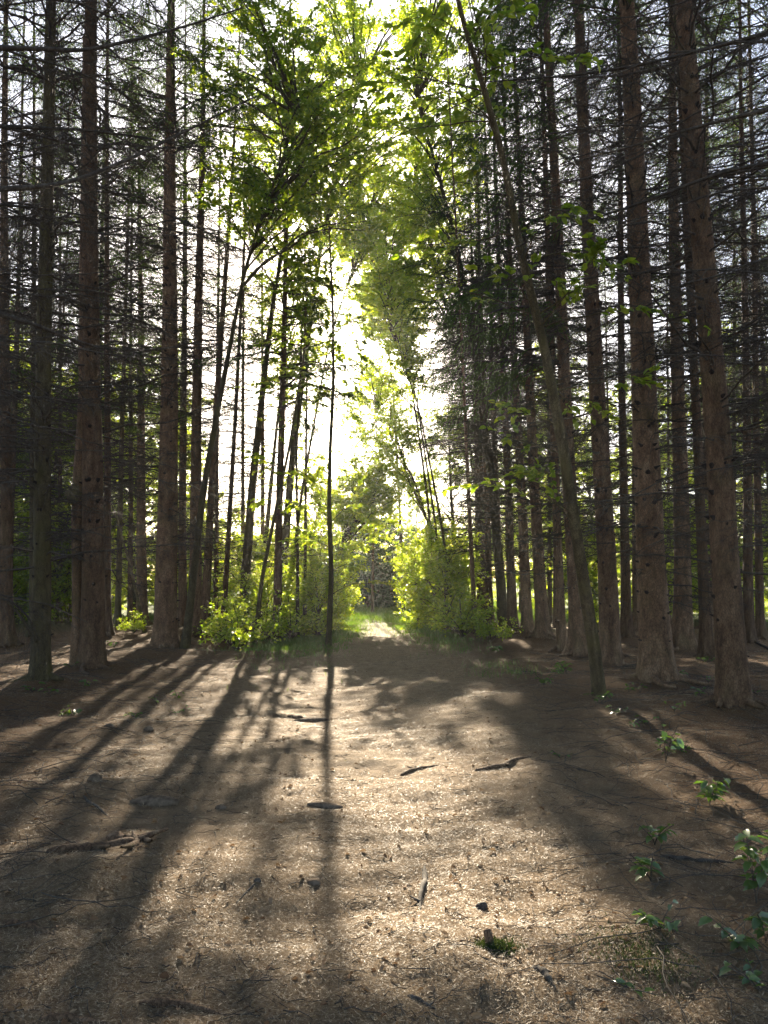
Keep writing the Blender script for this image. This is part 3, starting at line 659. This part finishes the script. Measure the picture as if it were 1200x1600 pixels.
# slender young trees between the bushes
def sapling(pts_px, d0, d1, r0, crown, label, seed, nleaf=900, spread=1.0, name='young_tree', lsize=.085, extra=None):
    g = np.random.default_rng(seed); n = len(pts_px)
    P = poly([tuple(W(x, y, d0 + (d1 - d0) * i / (n - 1))) for i, (x, y) in enumerate(pts_px)], 60)
    P[0, 2] = gz(P[0, 0], P[0, 1]) - .05
    base = Vector(P[0]); base.z += .05; P = P - np.array(base)
    e = empty(name, base, label, 'tree', 'slender young broadleaf trees')
    tm = MB(); t = np.linspace(0, 1, 60)
    tubes(tm, P[None], (r0 * (1 - .78 * t) * (1 + .3 * np.exp(-t * 50)) * (1 + g.normal(size=60) * .03))[None], 12)
    link('trunk', tm.mesh('trunk', M_MOSSBARK), e)
    if crown:
        nb = crown; s = g.uniform(.25, 1, nb); s[: nb // 3] = g.uniform(.8, 1, nb // 3)
        if extra: s[-extra[2] - 12:-extra[2]] = g.uniform(.1, .4, 12)
        if extra: s[-extra[2]:] = g.uniform(extra[0], extra[1], extra[2])
        ix = (s * 59).astype(int); b = P[ix]
        d = norm(rdir(nb, g) * np.array([1, 1, .3]) + np.array([0, 0, .35])); L = g.uniform(.6, 1.7, nb) * spread
        B = curve_pts(b, d, L, 7, g.uniform(.05, .3, nb), .12, g)
        bm = MB(); tubes(bm, B, (.010 * np.linspace(1, .25, 7))[None] * np.ones((nb, 1)), 4)
        m = nb * 5; ii = np.repeat(np.arange(nb), 5); a = g.integers(2, 6, m); bb = B[ii, a]
        dd = norm(norm(B[ii, a + 1] - B[ii, a]) + rdir(m, g) * .7 * np.array([1, 1, .4])); B2 = curve_pts(bb, dd, g.uniform(.2, .6, m) * spread, 5, g.uniform(0, .3, m), .15, g)
        tubes(bm, B2, np.full((m, 5), .003), 3)
        o = link('limbs', bm.mesh('limbs', M_MOSSBARK), e); o['kind'] = 'stuff'
        q = nleaf; jj = g.integers(0, m, q); f = g.uniform(.2, 1, q) * 4; a = np.minimum(f.astype(int), 3); fr = (f - a)[:, None]
        pos = B2[jj, a] * (1 - fr) + B2[jj, a + 1] * fr; T = norm(B2[jj, a + 1] - B2[jj, a])
        lm = MB(); Ls = lsize * g.uniform(.7, 1.2, q)
        leaves(lm, pos, norm(T + rdir(q, g) * .8 * np.array([1, 1, .4])), norm(np.array([0, 0, 1.]) + g.normal(size=(q, 3)) * .45), Ls, Ls * .64)
        link('crown', lm.mesh('crown', M_LEAF), e)
    return e
sapling([(513, 1006), (518, 900), (514, 790), (516, 700), (521, 600), (520, 480), (516, 390), (512, 300)], 17, 17, .064, 66, 'thin upright young tree right under the sun, its shadow running down the path', 201, 7500, 1.25, lsize=.10, extra=(.52, .8, 26))
sapling([(398, 1002), (410, 900), (428, 810), (452, 700), (474, 560), (480, 430)], 17.5, 18, .055, 16, 'thin curved young tree bending right, left of the straight medium trunk', 202, 500)
sapling([(465, 985), (465, 850), (463, 720), (470, 560), (480, 300)], 19, 19, .045, 24, 'very thin straight young tree left of the forked one', 203, 900)
sapling([(476, 985), (477, 850), (478, 720), (480, 560), (470, 380)], 20, 20, .05, 24, 'forked thin young tree next left of the thin upright tree under the sun', 204, 900)
sapling([(226, 985), (205, 890), (185, 820), (172, 780)], 18, 17.4, .045, 0, 'bare leaning stick-like sapling against the medium brown left trunk', 205)
sapling([(2, 930), (30, 960), (50, 990), (62, 1010)][::-1], 9.8, 9.3, .03, 0, 'bare crooked branch leaning behind the slim dark mossy trunk', 206, name='leaning_branch')
sapling([(937, 1090), (928, 1010), (915, 930), (903, 850), (880, 700), (850, 540), (815, 400), (785, 240), (748, 110), (716, 10), (700, -90)], 9.4, 6.2, .085, 42, 'leaning young broadleaf tree at right with scattered bright leaves', 207, 1700, .9, lsize=.095)
# overhanging broadleaf canopy upper left of the sun
def canopy_tree(x, y, top, cz, cr, nl, seed, lab, r0=.14, lmat=None):
    tm, lm = leafy(seed, [(0, 0, -.1), (top[0] * .15, top[1] * .2, cz * .3), (top[0] * .5, top[1] * .5, cz * .7), (*top, cz)], r0, nl, cz, cr, 9, 26, .10, lmat or (M_LEAF if seed in (131, 135, 134, 136) else M_BACKLITLEAF))
    return plant((tm, lm), 'broadleaf_tree', gp(x, y), lab, 'tree', 'broadleaf trees reaching over the path', rot=0)
canopy_tree(-4.1, 15.4, (2.2, 0), 11.6, (2.4, 2.2, 2.8), 62, 131, 'leafy tree behind the left front trunks, crown hanging high left of the sun', .08)
canopy_tree(-4.0, 21, (1.5, 0), 13.8, (2.0, 2.2, 3.4), 60, 135, 'broadleaf tree with dark leafy crown just left of the sun')
canopy_tree(-3.4, 24, (2.6, 0), 18.6, (3.4, 2.6, 4.0), 110, 132, 'tall broadleaf tree arching over the path straight above the sun')
canopy_tree(3.4, 21, (-2.4, 0), 15.8, (1.9, 2.4, 4.6), 80, 133, 'broadleaf tree with hanging leaves over the path right of the sun gap')
canopy_tree(-4.2, 25.5, (1.0, 0), 10.6, (1.9, 2.2, 2.8), 50, 134, 'broadleaf crown level with the sun, immediately left of it', .1)
canopy_tree(2.1, 26, (-2.0, 0), 11.9, (1.3, 2.2, 3.2), 50, 136, 'broadleaf crown level with the sun, immediately right of it', .055)
canopy_tree(2.1, 22.4, (-2.1, 0), 9.8, (1.1, 1.8, 3.2), 40, 139, 'slim broadleaf tree whose airy crown stands just right of and below the sun', .05)
canopy_tree(.9, 35, (-.9, 0), 14.9, (2.4, 1.6, 2.1), 80, 140, 'broadleaf crown showing through the gap below the sun', .09)
canopy_tree(2.0, 27.6, (-2.5, 0), 15.6, (2.6, 2.0, 3.2), 96, 142, 'thin-crowned broadleaf tree reaching over the path into the bright sky gap', .06)
canopy_tree(3.9, 28, (-2.6, 0), 16.4, (2.2, 2.2, 4.4), 80, 141, 'tall airy broadleaf crown above and right of the sun', .09)
canopy_tree(-2.3, 25.5, (2.0, 0), 4.4, (1.7, 1.4, 1.4), 70, 143, 'low arching tree whose bright leaves roof the dark leafy opening', .05)
canopy_tree(2.4, 28, (-2.2, 0), 7.0, (1.5, 1.6, 1.9), 36, 144, 'bright tree filling the view between the opening and the sky, right side', .06)
canopy_tree(-1.9, 38, (1.6, 0), 10.5, (1.7, 1.4, 2.6), 30, 146, 'far thin yellow-green crown showing through the gap under the sun', .06)
canopy_tree(-3.2, 24.5, (2.7, 0), 13.9, (1.3, 1.4, 1.5), 34, 147, 'small leafy crown hanging just over the sun', .06)
canopy_tree(-2.9, 27.5, (.5, 0), 4.2, (1.9, 1.9, 2.2), 34, 138, 'yellow-green tree arching from the left over the leafy opening', .06)
canopy_tree(-.5, 32, (.2, 0), 8.8, (2.2, 1.8, 2.6), 34, 137, 'glowing yellow-green tree whose crown fills the view over the leafy opening', .07)

# ------------------------------------------------------------------ grass
def blades(mb, x, y, h, g, w=.005):
    n = len(x); z = gz(x, y); b = np.stack([x, y, z], 1); a = g.uniform(0, 6.28, n); s = np.stack([np.cos(a), np.sin(a), 0 * a], 1) * w
    d = np.stack([np.cos(a + 1.5), np.sin(a + 1.5), 0 * a], 1) * (h * g.uniform(.15, .7, n))[:, None]; H = np.stack([0 * h, 0 * h, h], 1)
    V = np.stack([b - s, b + s, b + s * .7 + d * .35 + H * .6, b - s * .7 + d * .35 + H * .6, b + d + H * .95], 1); i = (np.arange(n) * 5)[:, None]
    mb.add(V.reshape(-1, 3), quads=i + [0, 1, 2, 3], tris=i + [3, 2, 4])
g = np.random.default_rng(300); mb = MB()
n = 110000; x = g.uniform(-9, 8, n); y = g.uniform(24.5, 52, n); blades(mb, x, y, g.uniform(.06, .2, n), g, .009)
tag(link('clearing_grass', mb.mesh('clearing_grass', M_GRASS)), 'bright green grass of the sunlit clearing past the leafy opening', 'grass', None, 'stuff')
mb = MB()
for cx0, cy0, sx_, sy_, nn in ((-1.7, 19.5, .45, 2.2, 9000), (-1.35, 23, .4, 2, 7000), (1.2, 21.5, .4, 2.2, 4000), (1.45, 17.5, .35, 1.2, 1500), (.95, 24, .35, 1.8, 6000), (-2.4, 17, .5, .8, 3000), (1.9, 12.0, .3, .6, 260)):
    x = g.normal(cx0, sx_, nn); y = g.normal(cy0, sy_, nn); blades(mb, x, y, g.uniform(.03, .13, nn), g, .005)
tag(link('verge_grass', mb.mesh('verge_grass', M_GRASS)), 'thin sunlit grass tufts along both edges of the path', 'grass', None, 'stuff')

# ------------------------------------------------------------------ litter
def slivers(mb, x, y, L, w, g, tilt=.25, lift=.006):
    n = len(x); a = g.uniform(0, 6.28, n); t = g.normal(size=n) * tilt
    d = np.stack([np.cos(a), np.sin(a), t], 1) * L[:, None]; s = np.stack([-np.sin(a), np.cos(a), g.normal(size=n) * .4], 1) * w[:, None]
    b = np.stack([x, y, gz(x, y) + lift * g.uniform(.3, 1.6, n) + np.abs(t) * L * .5], 1)
    bend = np.stack([-np.sin(a), np.cos(a), 0 * a], 1) * (L * g.normal(size=n) * .12)[:, None]
    V = np.stack([b - d / 2, b + s + bend, b + d / 2, b - s + bend], 1); mb.add(V.reshape(-1, 3), quads=(np.arange(n) * 4)[:, None] + [0, 1, 2, 3])
g = np.random.default_rng(301); mb = MB()
for n, y0, y1, sc in ((380000, 2.2, 5.0, .8), (260000, 5.0, 10, 1.0), (80000, 10, 20, 1.7)):
    y = y0 + (y1 - y0) * g.random(n) ; x = g.uniform(-.62, .62, n) * (y + .8)
    dn = np.sin(x * 2.1 + 1.3 * np.sin(y * 1.7)) + np.sin(y * 2.6 + x); keep = (g.random(n) < .62 + .22 * dn); x, y = x[keep], y[keep]; n = len(x)
    slivers(mb, x, y, g.uniform(.010, .036, n) * sc ** .6, g.uniform(.0006, .0014, n) * sc, g)
tag(link('needle_litter', mb.mesh('needle_litter', M_LITTER, False)), 'dry brown spruce needles covering the path and floor', 'needles', None, 'stuff')
mb = MB(); n = 5200; y = 2.2 + 14 * g.random(n) ** 1.6; x = g.uniform(-.6, .6, n) * (y + .5)
a = g.uniform(0, 6.28, n); L = g.uniform(.03, .15, n) * (1 + .7 * (np.abs(x) > 1.5)); b = np.stack([x, y, gz(x, y) + .006], 1); d = np.stack([np.cos(a), np.sin(a), 0 * a], 1)
P = curve_pts(b, d, L, 6, np.zeros(n), .35, g); P[:, :, 2] = gz(P[:, :, 0], P[:, :, 1]) + .005 + .012 * g.random((n, 6)); tubes(mb, P, g.uniform(.0008, .0026, n)[:, None] * np.linspace(1, .5, 6)[None], 4)
m = 2600; y2 = 3 + 13 * g.random(m) ** 1.2; x2 = np.where(g.random(m) < .55, 1, -1) * g.uniform(1.7, 6, m) * (0.6 + y2 / 16) - .2
P2 = curve_pts(np.stack([x2, y2, 0 * x2], 1), norm(rdir(m, g) * np.array([1, 1, 0])), g.uniform(.15, .8, m), 9, np.zeros(m), .3, g); P2[:, :, 2] = gz(P2[:, :, 0], P2[:, :, 1]) + .008 + .03 * np.abs(g.normal(size=(m, 1))) * np.sin(np.linspace(0, 3.1, 9))[None]
tubes(mb, P2, g.uniform(.0012, .004, m)[:, None] * np.linspace(1, .4, 9)[None], 4)
tag(link('twig_litter', mb.mesh('twig_litter', M_TWIG)), 'broken dead twigs scattered over the forest floor', 'twigs', None, 'stuff')
mb = MB(); n = 3000; y = 2.2 + 13 * g.random(n) ** 1.4; x = g.uniform(-.6, .6, n) * (y + .5); L = g.uniform(.010, .045, n)
leaves(mb, np.stack([x, y, gz(x, y) + .012], 1), rdir(n, g) * np.array([1, 1, .25]), norm(np.array([0, 0, 1.]) + g.normal(size=(n, 3)) * .5), L, L * .6, fold=.5, droop=.4)
tag(link('leaf_litter', mb.mesh('leaf_litter', M_DRYLEAF)), 'small curled dry leaves and bark flakes on the forest floor', 'leaves', None, 'stuff')

# ------------------------------------------------------------------ single things on the floor
def rock(px, py, sx, sy, sz, label, name='stone', seed=0, mat=M_STONE, cat='stone', group='stones in the path'):
    g = np.random.default_rng(400 + seed); p = GG(px, py); mb = MB(); th = np.linspace(0, PI, 12); ph = np.arange(18) * 2 * PI / 18
    V = np.stack([np.sin(th)[:, None] * np.cos(ph), np.sin(th)[:, None] * np.sin(ph), np.cos(th)[:, None] * np.ones(18)], -1)
    q = g.normal(size=(5, 3)) * 2.2; o = g.uniform(0, 6, 5); nzv = sum(np.sin(V @ q[i] + o[i]) for i in range(5)) * .07
    V = V * (1 + nzv[..., None]) * np.array([sx, sy, sz]); i = (np.arange(11) * 18)[:, None]; j = np.arange(18)[None]; j2 = (j + 1) % 18
    mb.add(V, quads=np.stack([i + j, i + j2, i + 18 + j2, i + 18 + j], -1).reshape(-1, 4))
    e = link(name, mb.mesh(name, mat)); e.location = p + Vector((0, 0, sz * .05)); return tag(e, label, cat, group)
rock(505, 1236, .13, .05, .035, 'long flat dark stone in the middle of the path', seed=1)
rock(490, 1353, .045, .03, .022, 'small oval dark stone nearest the middle of the path', seed=2)
rock(236, 1243, .17, .07, .05, 'broad flat dark stone in the shade left of the path', seed=3)
rock(148, 1220, .06, .05, .055, 'angular stone standing up at the left of the path', seed=4)
rock(485, 1108, .22, .10, .05, 'wide hump of dark stone at the far middle of the path', seed=5)
rock(226, 1112, .07, .05, .03, 'small flat stone in the left sunlit strip', seed=6)
rock(232, 1135, .05, .05, .035, 'rounded pebble below the small flat stone in the left sunlit strip', seed=7)
rock(345, 1243, .04, .03, .025, 'little stone right of the broad flat shaded stone', seed=8)
rock(170, 1137, .05, .04, .03, 'stone at the left end of the left sunlit strip', seed=9)
rock(752, 1378, .035, .03, .032, 'round brown cone lying right of the pale stick', name='spruce_cone', seed=10, mat=M_TWIG, cat='spruce cone', group=None)
rock(402, 1364, .018, .018, .016, 'small dark cone at the end of the short straight twig', name='spruce_cone', seed=11, mat=M_TWIG, cat='spruce cone', group=None)

def ground_branch(pts, r, label, name, cat, mat=M_TWIG, group=None, rise=.4, knobs=0, seed=0, taper=.5):
    g = np.random.default_rng(500 + seed); P = poly([(*GG(x, y),) for x, y in pts], 34)
    b = Vector(P[len(P) // 2]); P[:, 2] = gz(P[:, 0], P[:, 1]) + r * rise * (1 + .4 * np.sin(np.linspace(0, 9, 34) + seed)); P[0, 2] -= r * .5; P[-1, 2] -= r * .5
    P = P - np.array(b); t = np.linspace(0, 1, 34); mb = MB()
    en = np.minimum(1, np.minimum(t * 5 + .1, (1 - t) * 3 + .05)) ** .6
    tubes(mb, P[None], (r * en * (1 - taper * t) * (1 + .12 * np.sin(t * 23 + seed) + g.normal(size=34) * .05))[None], 10)
    for k in range(knobs):
        i = g.integers(4, 30); a = g.uniform(0, 6.28); d = np.array([math.cos(a), math.sin(a), .3]); tubes(mb, np.array([P[i], P[i] + d * r * 1.2, P[i] + d * r * g.uniform(2, 5)]), np.array([.6, .4, .15]) * r, 6)
    o = link(name, mb.mesh(name, mat)); o.location = b; return tag(o, label, cat, group)
RG = 'tree roots surfacing in the path'
ground_branch([(70, 1338), (130, 1328), (190, 1318), (215, 1312), (205, 1335)], .045, 'knotty root snaking through the shade at lower left', 'root', 'root', M_BARK, RG, .05, 4, 1)
ground_branch([(170, 1300), (195, 1310), (240, 1306)], .05, 'thick gnarled root knuckle right of the snaking root', 'root', 'root', M_BARK, RG, .05, 2, 2)
ground_branch([(215, 1566), (270, 1560), (320, 1566), (360, 1574)], .022, 'pale-topped root near the bottom edge left of centre', 'root', 'root', M_BARK, RG, .15, 0, 3)
ground_branch([(0, 1452), (45, 1448), (90, 1462)], .022, 'short root at the left edge near the bottom', 'root', 'root', M_BARK, RG, .15, 0, 4)
ground_branch([(60, 1590), (105, 1586), (170, 1594)], .02, 'half buried root at the bottom left corner', 'root', 'root', M_BARK, RG, .15, 0, 5)
ground_branch([(450, 1103), (485, 1110), (510, 1106)], .05, 'low root hump in the far middle of the path', 'root', 'root', M_BARK, RG, .05, 0, 6)
ground_branch([(625, 1182), (655, 1176), (688, 1172)], .022, 'thin dark root crossing right of the middle', 'root', 'root', M_BARK, RG, .2, 1, 7)
ground_branch([(740, 1185), (790, 1178), (830, 1165)], .03, 'dark root curving out from the right trunks', 'root', 'root', M_BARK, RG, .15, 1, 8)
SG = 'sticks lying on the forest floor'
ground_branch([(663, 1322), (664, 1345), (657, 1365), (656, 1385)], .017, 'short thick crooked stick of pale peeling wood right of centre', 'stick', 'stick', M_TWIG, SG, .55, 2, 9, .3)
ground_branch([(832, 1488), (848, 1500), (856, 1512), (868, 1524)], .016, 'thick grey stick slanting down at lower right', 'stick', 'stick', M_TWIG, SG, .55, 1, 10, .2)
ground_branch([(635, 1540), (660, 1548), (682, 1558)], .010, 'reddish bare stick near the bottom edge', 'stick', 'stick', M_TWIG, SG, .55, 1, 11)
ground_branch([(400, 1366), (385, 1378), (368, 1392)], .008, 'short straight twig in the brightest patch', 'stick', 'stick', M_TWIG, SG, .55, 0, 12)
ground_branch([(1030, 1302), (1085, 1304), (1150, 1310)], .016, 'long straight stick among the right-hand seedlings', 'stick', 'stick', M_TWIG, SG, .55, 2, 13)
ground_branch([(860, 1438), (900, 1434), (940, 1428)], .006, 'thin dark twig lying at right of the mossy stub', 'stick', 'stick', M_TWIG, SG, .55, 1, 14)
ground_branch([(130, 1246), (150, 1258), (168, 1268)], .012, 'slanting stick below the angular stone at left', 'stick', 'stick', M_TWIG, SG, .55, 0, 15)
ground_branch([(1160, 1012), (1200, 1020), (1240, 1030)], .03, 'pale bare branch lying at the right edge among the trunks', 'stick', 'stick', M_TWIG, SG, .55, 0, 16)
# mossy stub
p = GG(766, 1452); e = empty('mossy_stub', p, 'short wooden stub with a tuft of green moss right of centre', 'stub')
mb = MB(); tubes(mb, np.array([[[0, .0, -.02], [-.005, .0, .03], [-.012, .01, .07], [-.012, .01, .075]]]), np.array([[.026, .019, .018, .002]]), 12); link('stub', mb.mesh('stub', M_BARK), e)
g = np.random.default_rng(333); n = 1600; mb = MB(); u = g.normal(size=(n, 2)) * np.array([.05, .04]) + np.array([.02, -.03]); rr = np.hypot(u[:, 0] - .02, u[:, 1] + .03); z = .03 * np.exp(-(rr / .06) ** 2)
leaves(mb, np.stack([u[:, 0], u[:, 1], z * g.random(n)], 1), rdir(n, g) + np.array([0, 0, 1.]), rdir(n, g), g.uniform(.012, .03, n), .004); link('moss', mb.mesh('moss', M_MOSS), e)
mb = MB(); 
for p_, s_ in ((GG(990, 1450), .13), (GG(1010, 1475), .09)):
    n = 700; u = g.normal(size=(n, 2)) * s_; x = p_.x + u[:, 0]; y = p_.y + u[:, 1]
    leaves(mb, np.stack([x, y, gz(x, y)], 1), rdir(n, g) * np.array([.6, .6, .3]) + np.array([0, 0, .8]), rdir(n, g), g.uniform(.01, .03, n), .004)
tag(link('moss_patch', mb.mesh('moss_patch', M_MOSS)), 'yellow-green moss film on the floor at lower right', 'moss', None, 'stuff')

# seedlings
def seedling(px, py, h, nl, ls, label, seed, spread=.12):
    g = np.random.default_rng(600 + seed); p = GG(px, py); e = empty('seedling', p, label, 'seedling', 'leafy seedlings on the forest floor')
    k = 4; nl = int(nl * 1.5); a = g.uniform(0, 6.28, k); tip = np.stack([np.cos(a) * spread, np.sin(a) * spread, np.full(k, h) * g.uniform(.7, 1, k)], 1); b = np.zeros((k, 3))
    t = np.linspace(0, 1, 6)[None, :, None]; P = b[:, None] + tip[:, None] * np.concatenate([t ** 1.6, t ** 1.6, t], -1)
    mb = MB(); tubes(mb, P, np.full((k, 6), .0022), 4); link('stem', mb.mesh('stem', M_TWIG), e)
    ii = g.integers(0, k, nl); f = g.uniform(.3, 1, nl) * 5; a_ = np.minimum(f.astype(int), 4); fr = (f - a_)[:, None]; pos = P[ii, a_] * (1 - fr) + P[ii, a_ + 1] * fr
    mb = MB(); L = ls * 1.25 * g.uniform(.7, 1.2, nl); leaves(mb, pos, rdir(nl, g) * np.array([1, 1, .2]), norm(np.array([0, -.1, 1.]) + g.normal(size=(nl, 3)) * .22), L, L * .6, droop=.25)
    link('leaves', mb.mesh('leaves', M_SEEDLEAF), e)
SEEDS = [(1040, 1185, .32, 9, .07, 'tall seedling with white-shining leaves below the nearest right trunk'),
 (1108, 1238, .22, 22, .07, 'bushy seedling with shining leaves right of the white-leaved one'),
 (1022, 1285, .16, 10, .055, 'seedling with one yellow-green leaf at the edge of the light'),
 (1016, 1335, .12, 9, .07, 'low dull-leaved seedling beside the long straight stick'),
 (1180, 1375, .34, 30, .065, 'largest seedling at the right edge, leaves arching left'),
 (1030, 1425, .12, 24, .04, 'small light-green rosette seedling at lower right'),
 (1150, 1445, .14, 12, .055, 'seedling with two bright white leaves near the right edge'),
 (1195, 1440, .2, 20, .05, 'ragged seedling half cut by the right edge'),
 (1185, 1500, .10, 8, .045, 'yellowed seedling at the lower right edge'),
 (885, 1068, .2, 12, .07, 'seedling with shining leaves left of the leaning tree foot'),
 (850, 1085, .16, 14, .06, 'low seedling at the sunlit border left of the leaning tree'),
 (940, 1108, .15, 10, .06, 'seedling right at the foot of the leaning tree'),
 (870, 1052, .15, 8, .06, 'seedling behind the shining ones left of the leaning tree'),
 (775, 1022, .16, 14, .08, 'bright seedling at the path edge before the small pale bush'),
 (1058, 1072, .14, 8, .06, 'green sprig against the flared foot of the thickest right trunk'),
 (875, 1172, .05, 8, .03, 'tiny whitish seedling in the half shade right of the path'),
 (982, 1512, .04, 4, .035, 'pale two-leaved sprout near the bottom right'),
 (112, 1112, .07, 5, .07, 'lone bright seedling at left in front of the twin trunk'),
 (140, 1082, .12, 4, .06, 'dim seedling between the slim mossy trunk and the lone bright one'),
 (178, 1022, .15, 7, .07, 'sunlit sprig right of the twin trunk foot'),
 (212, 1002, .22, 14, .08, 'bright leafy sprig between the twin trunk and the thick reddish trunk')]
for k in range(26):
    r_ = k < 18; px_ = random.uniform(830, 1190) if r_ else random.uniform(20, 300); py_ = random.uniform(1040, 1180) if r_ else random.uniform(1030, 1120)
    if r_: px_ = max(px_, 830 + (py_ - 1040) * 1.6)
    SEEDS.append((px_, py_, random.uniform(.06, .16), random.randint(4, 9), random.uniform(.04, .06), 'small seedling in the shade at the ' + ('right' if r_ else 'left') + ' border of the path'))
for i, s in enumerate(SEEDS): seedling(*s[:5], s[5], i)

print('spruces', n_spr, cnt)

# ------------------------------------------------------------------ haze: the damp air the low sun lights up
m, nt_, o_ = new_mat('haze'); pv = nd(nt_, 'ShaderNodeVolumePrincipled'); pv.inputs['Density'].default_value = 0.0006; pv.inputs['Anisotropy'].default_value = 0.55
pv.inputs['Color'].default_value = (0.95, 0.95, 0.93, 1); nt_.links.new(pv.outputs[0], o_.inputs['Volume'])
mb = MB(); X, Y0, Y1, Z0, Z1 = 60, -8, 75, -1.2, 32
mb.add([(-X, Y0, Z0), (X, Y0, Z0), (X, Y1, Z0), (-X, Y1, Z0), (-X, Y0, Z1), (X, Y0, Z1), (X, Y1, Z1), (-X, Y1, Z1)], quads=[(0, 3, 2, 1), (4, 5, 6, 7), (0, 1, 5, 4), (1, 2, 6, 5), (2, 3, 7, 6), (3, 0, 4, 7)])
tag(link('haze', mb.mesh('haze', m, False)), 'thin sunlit haze between the trees', 'haze', None, 'stuff')
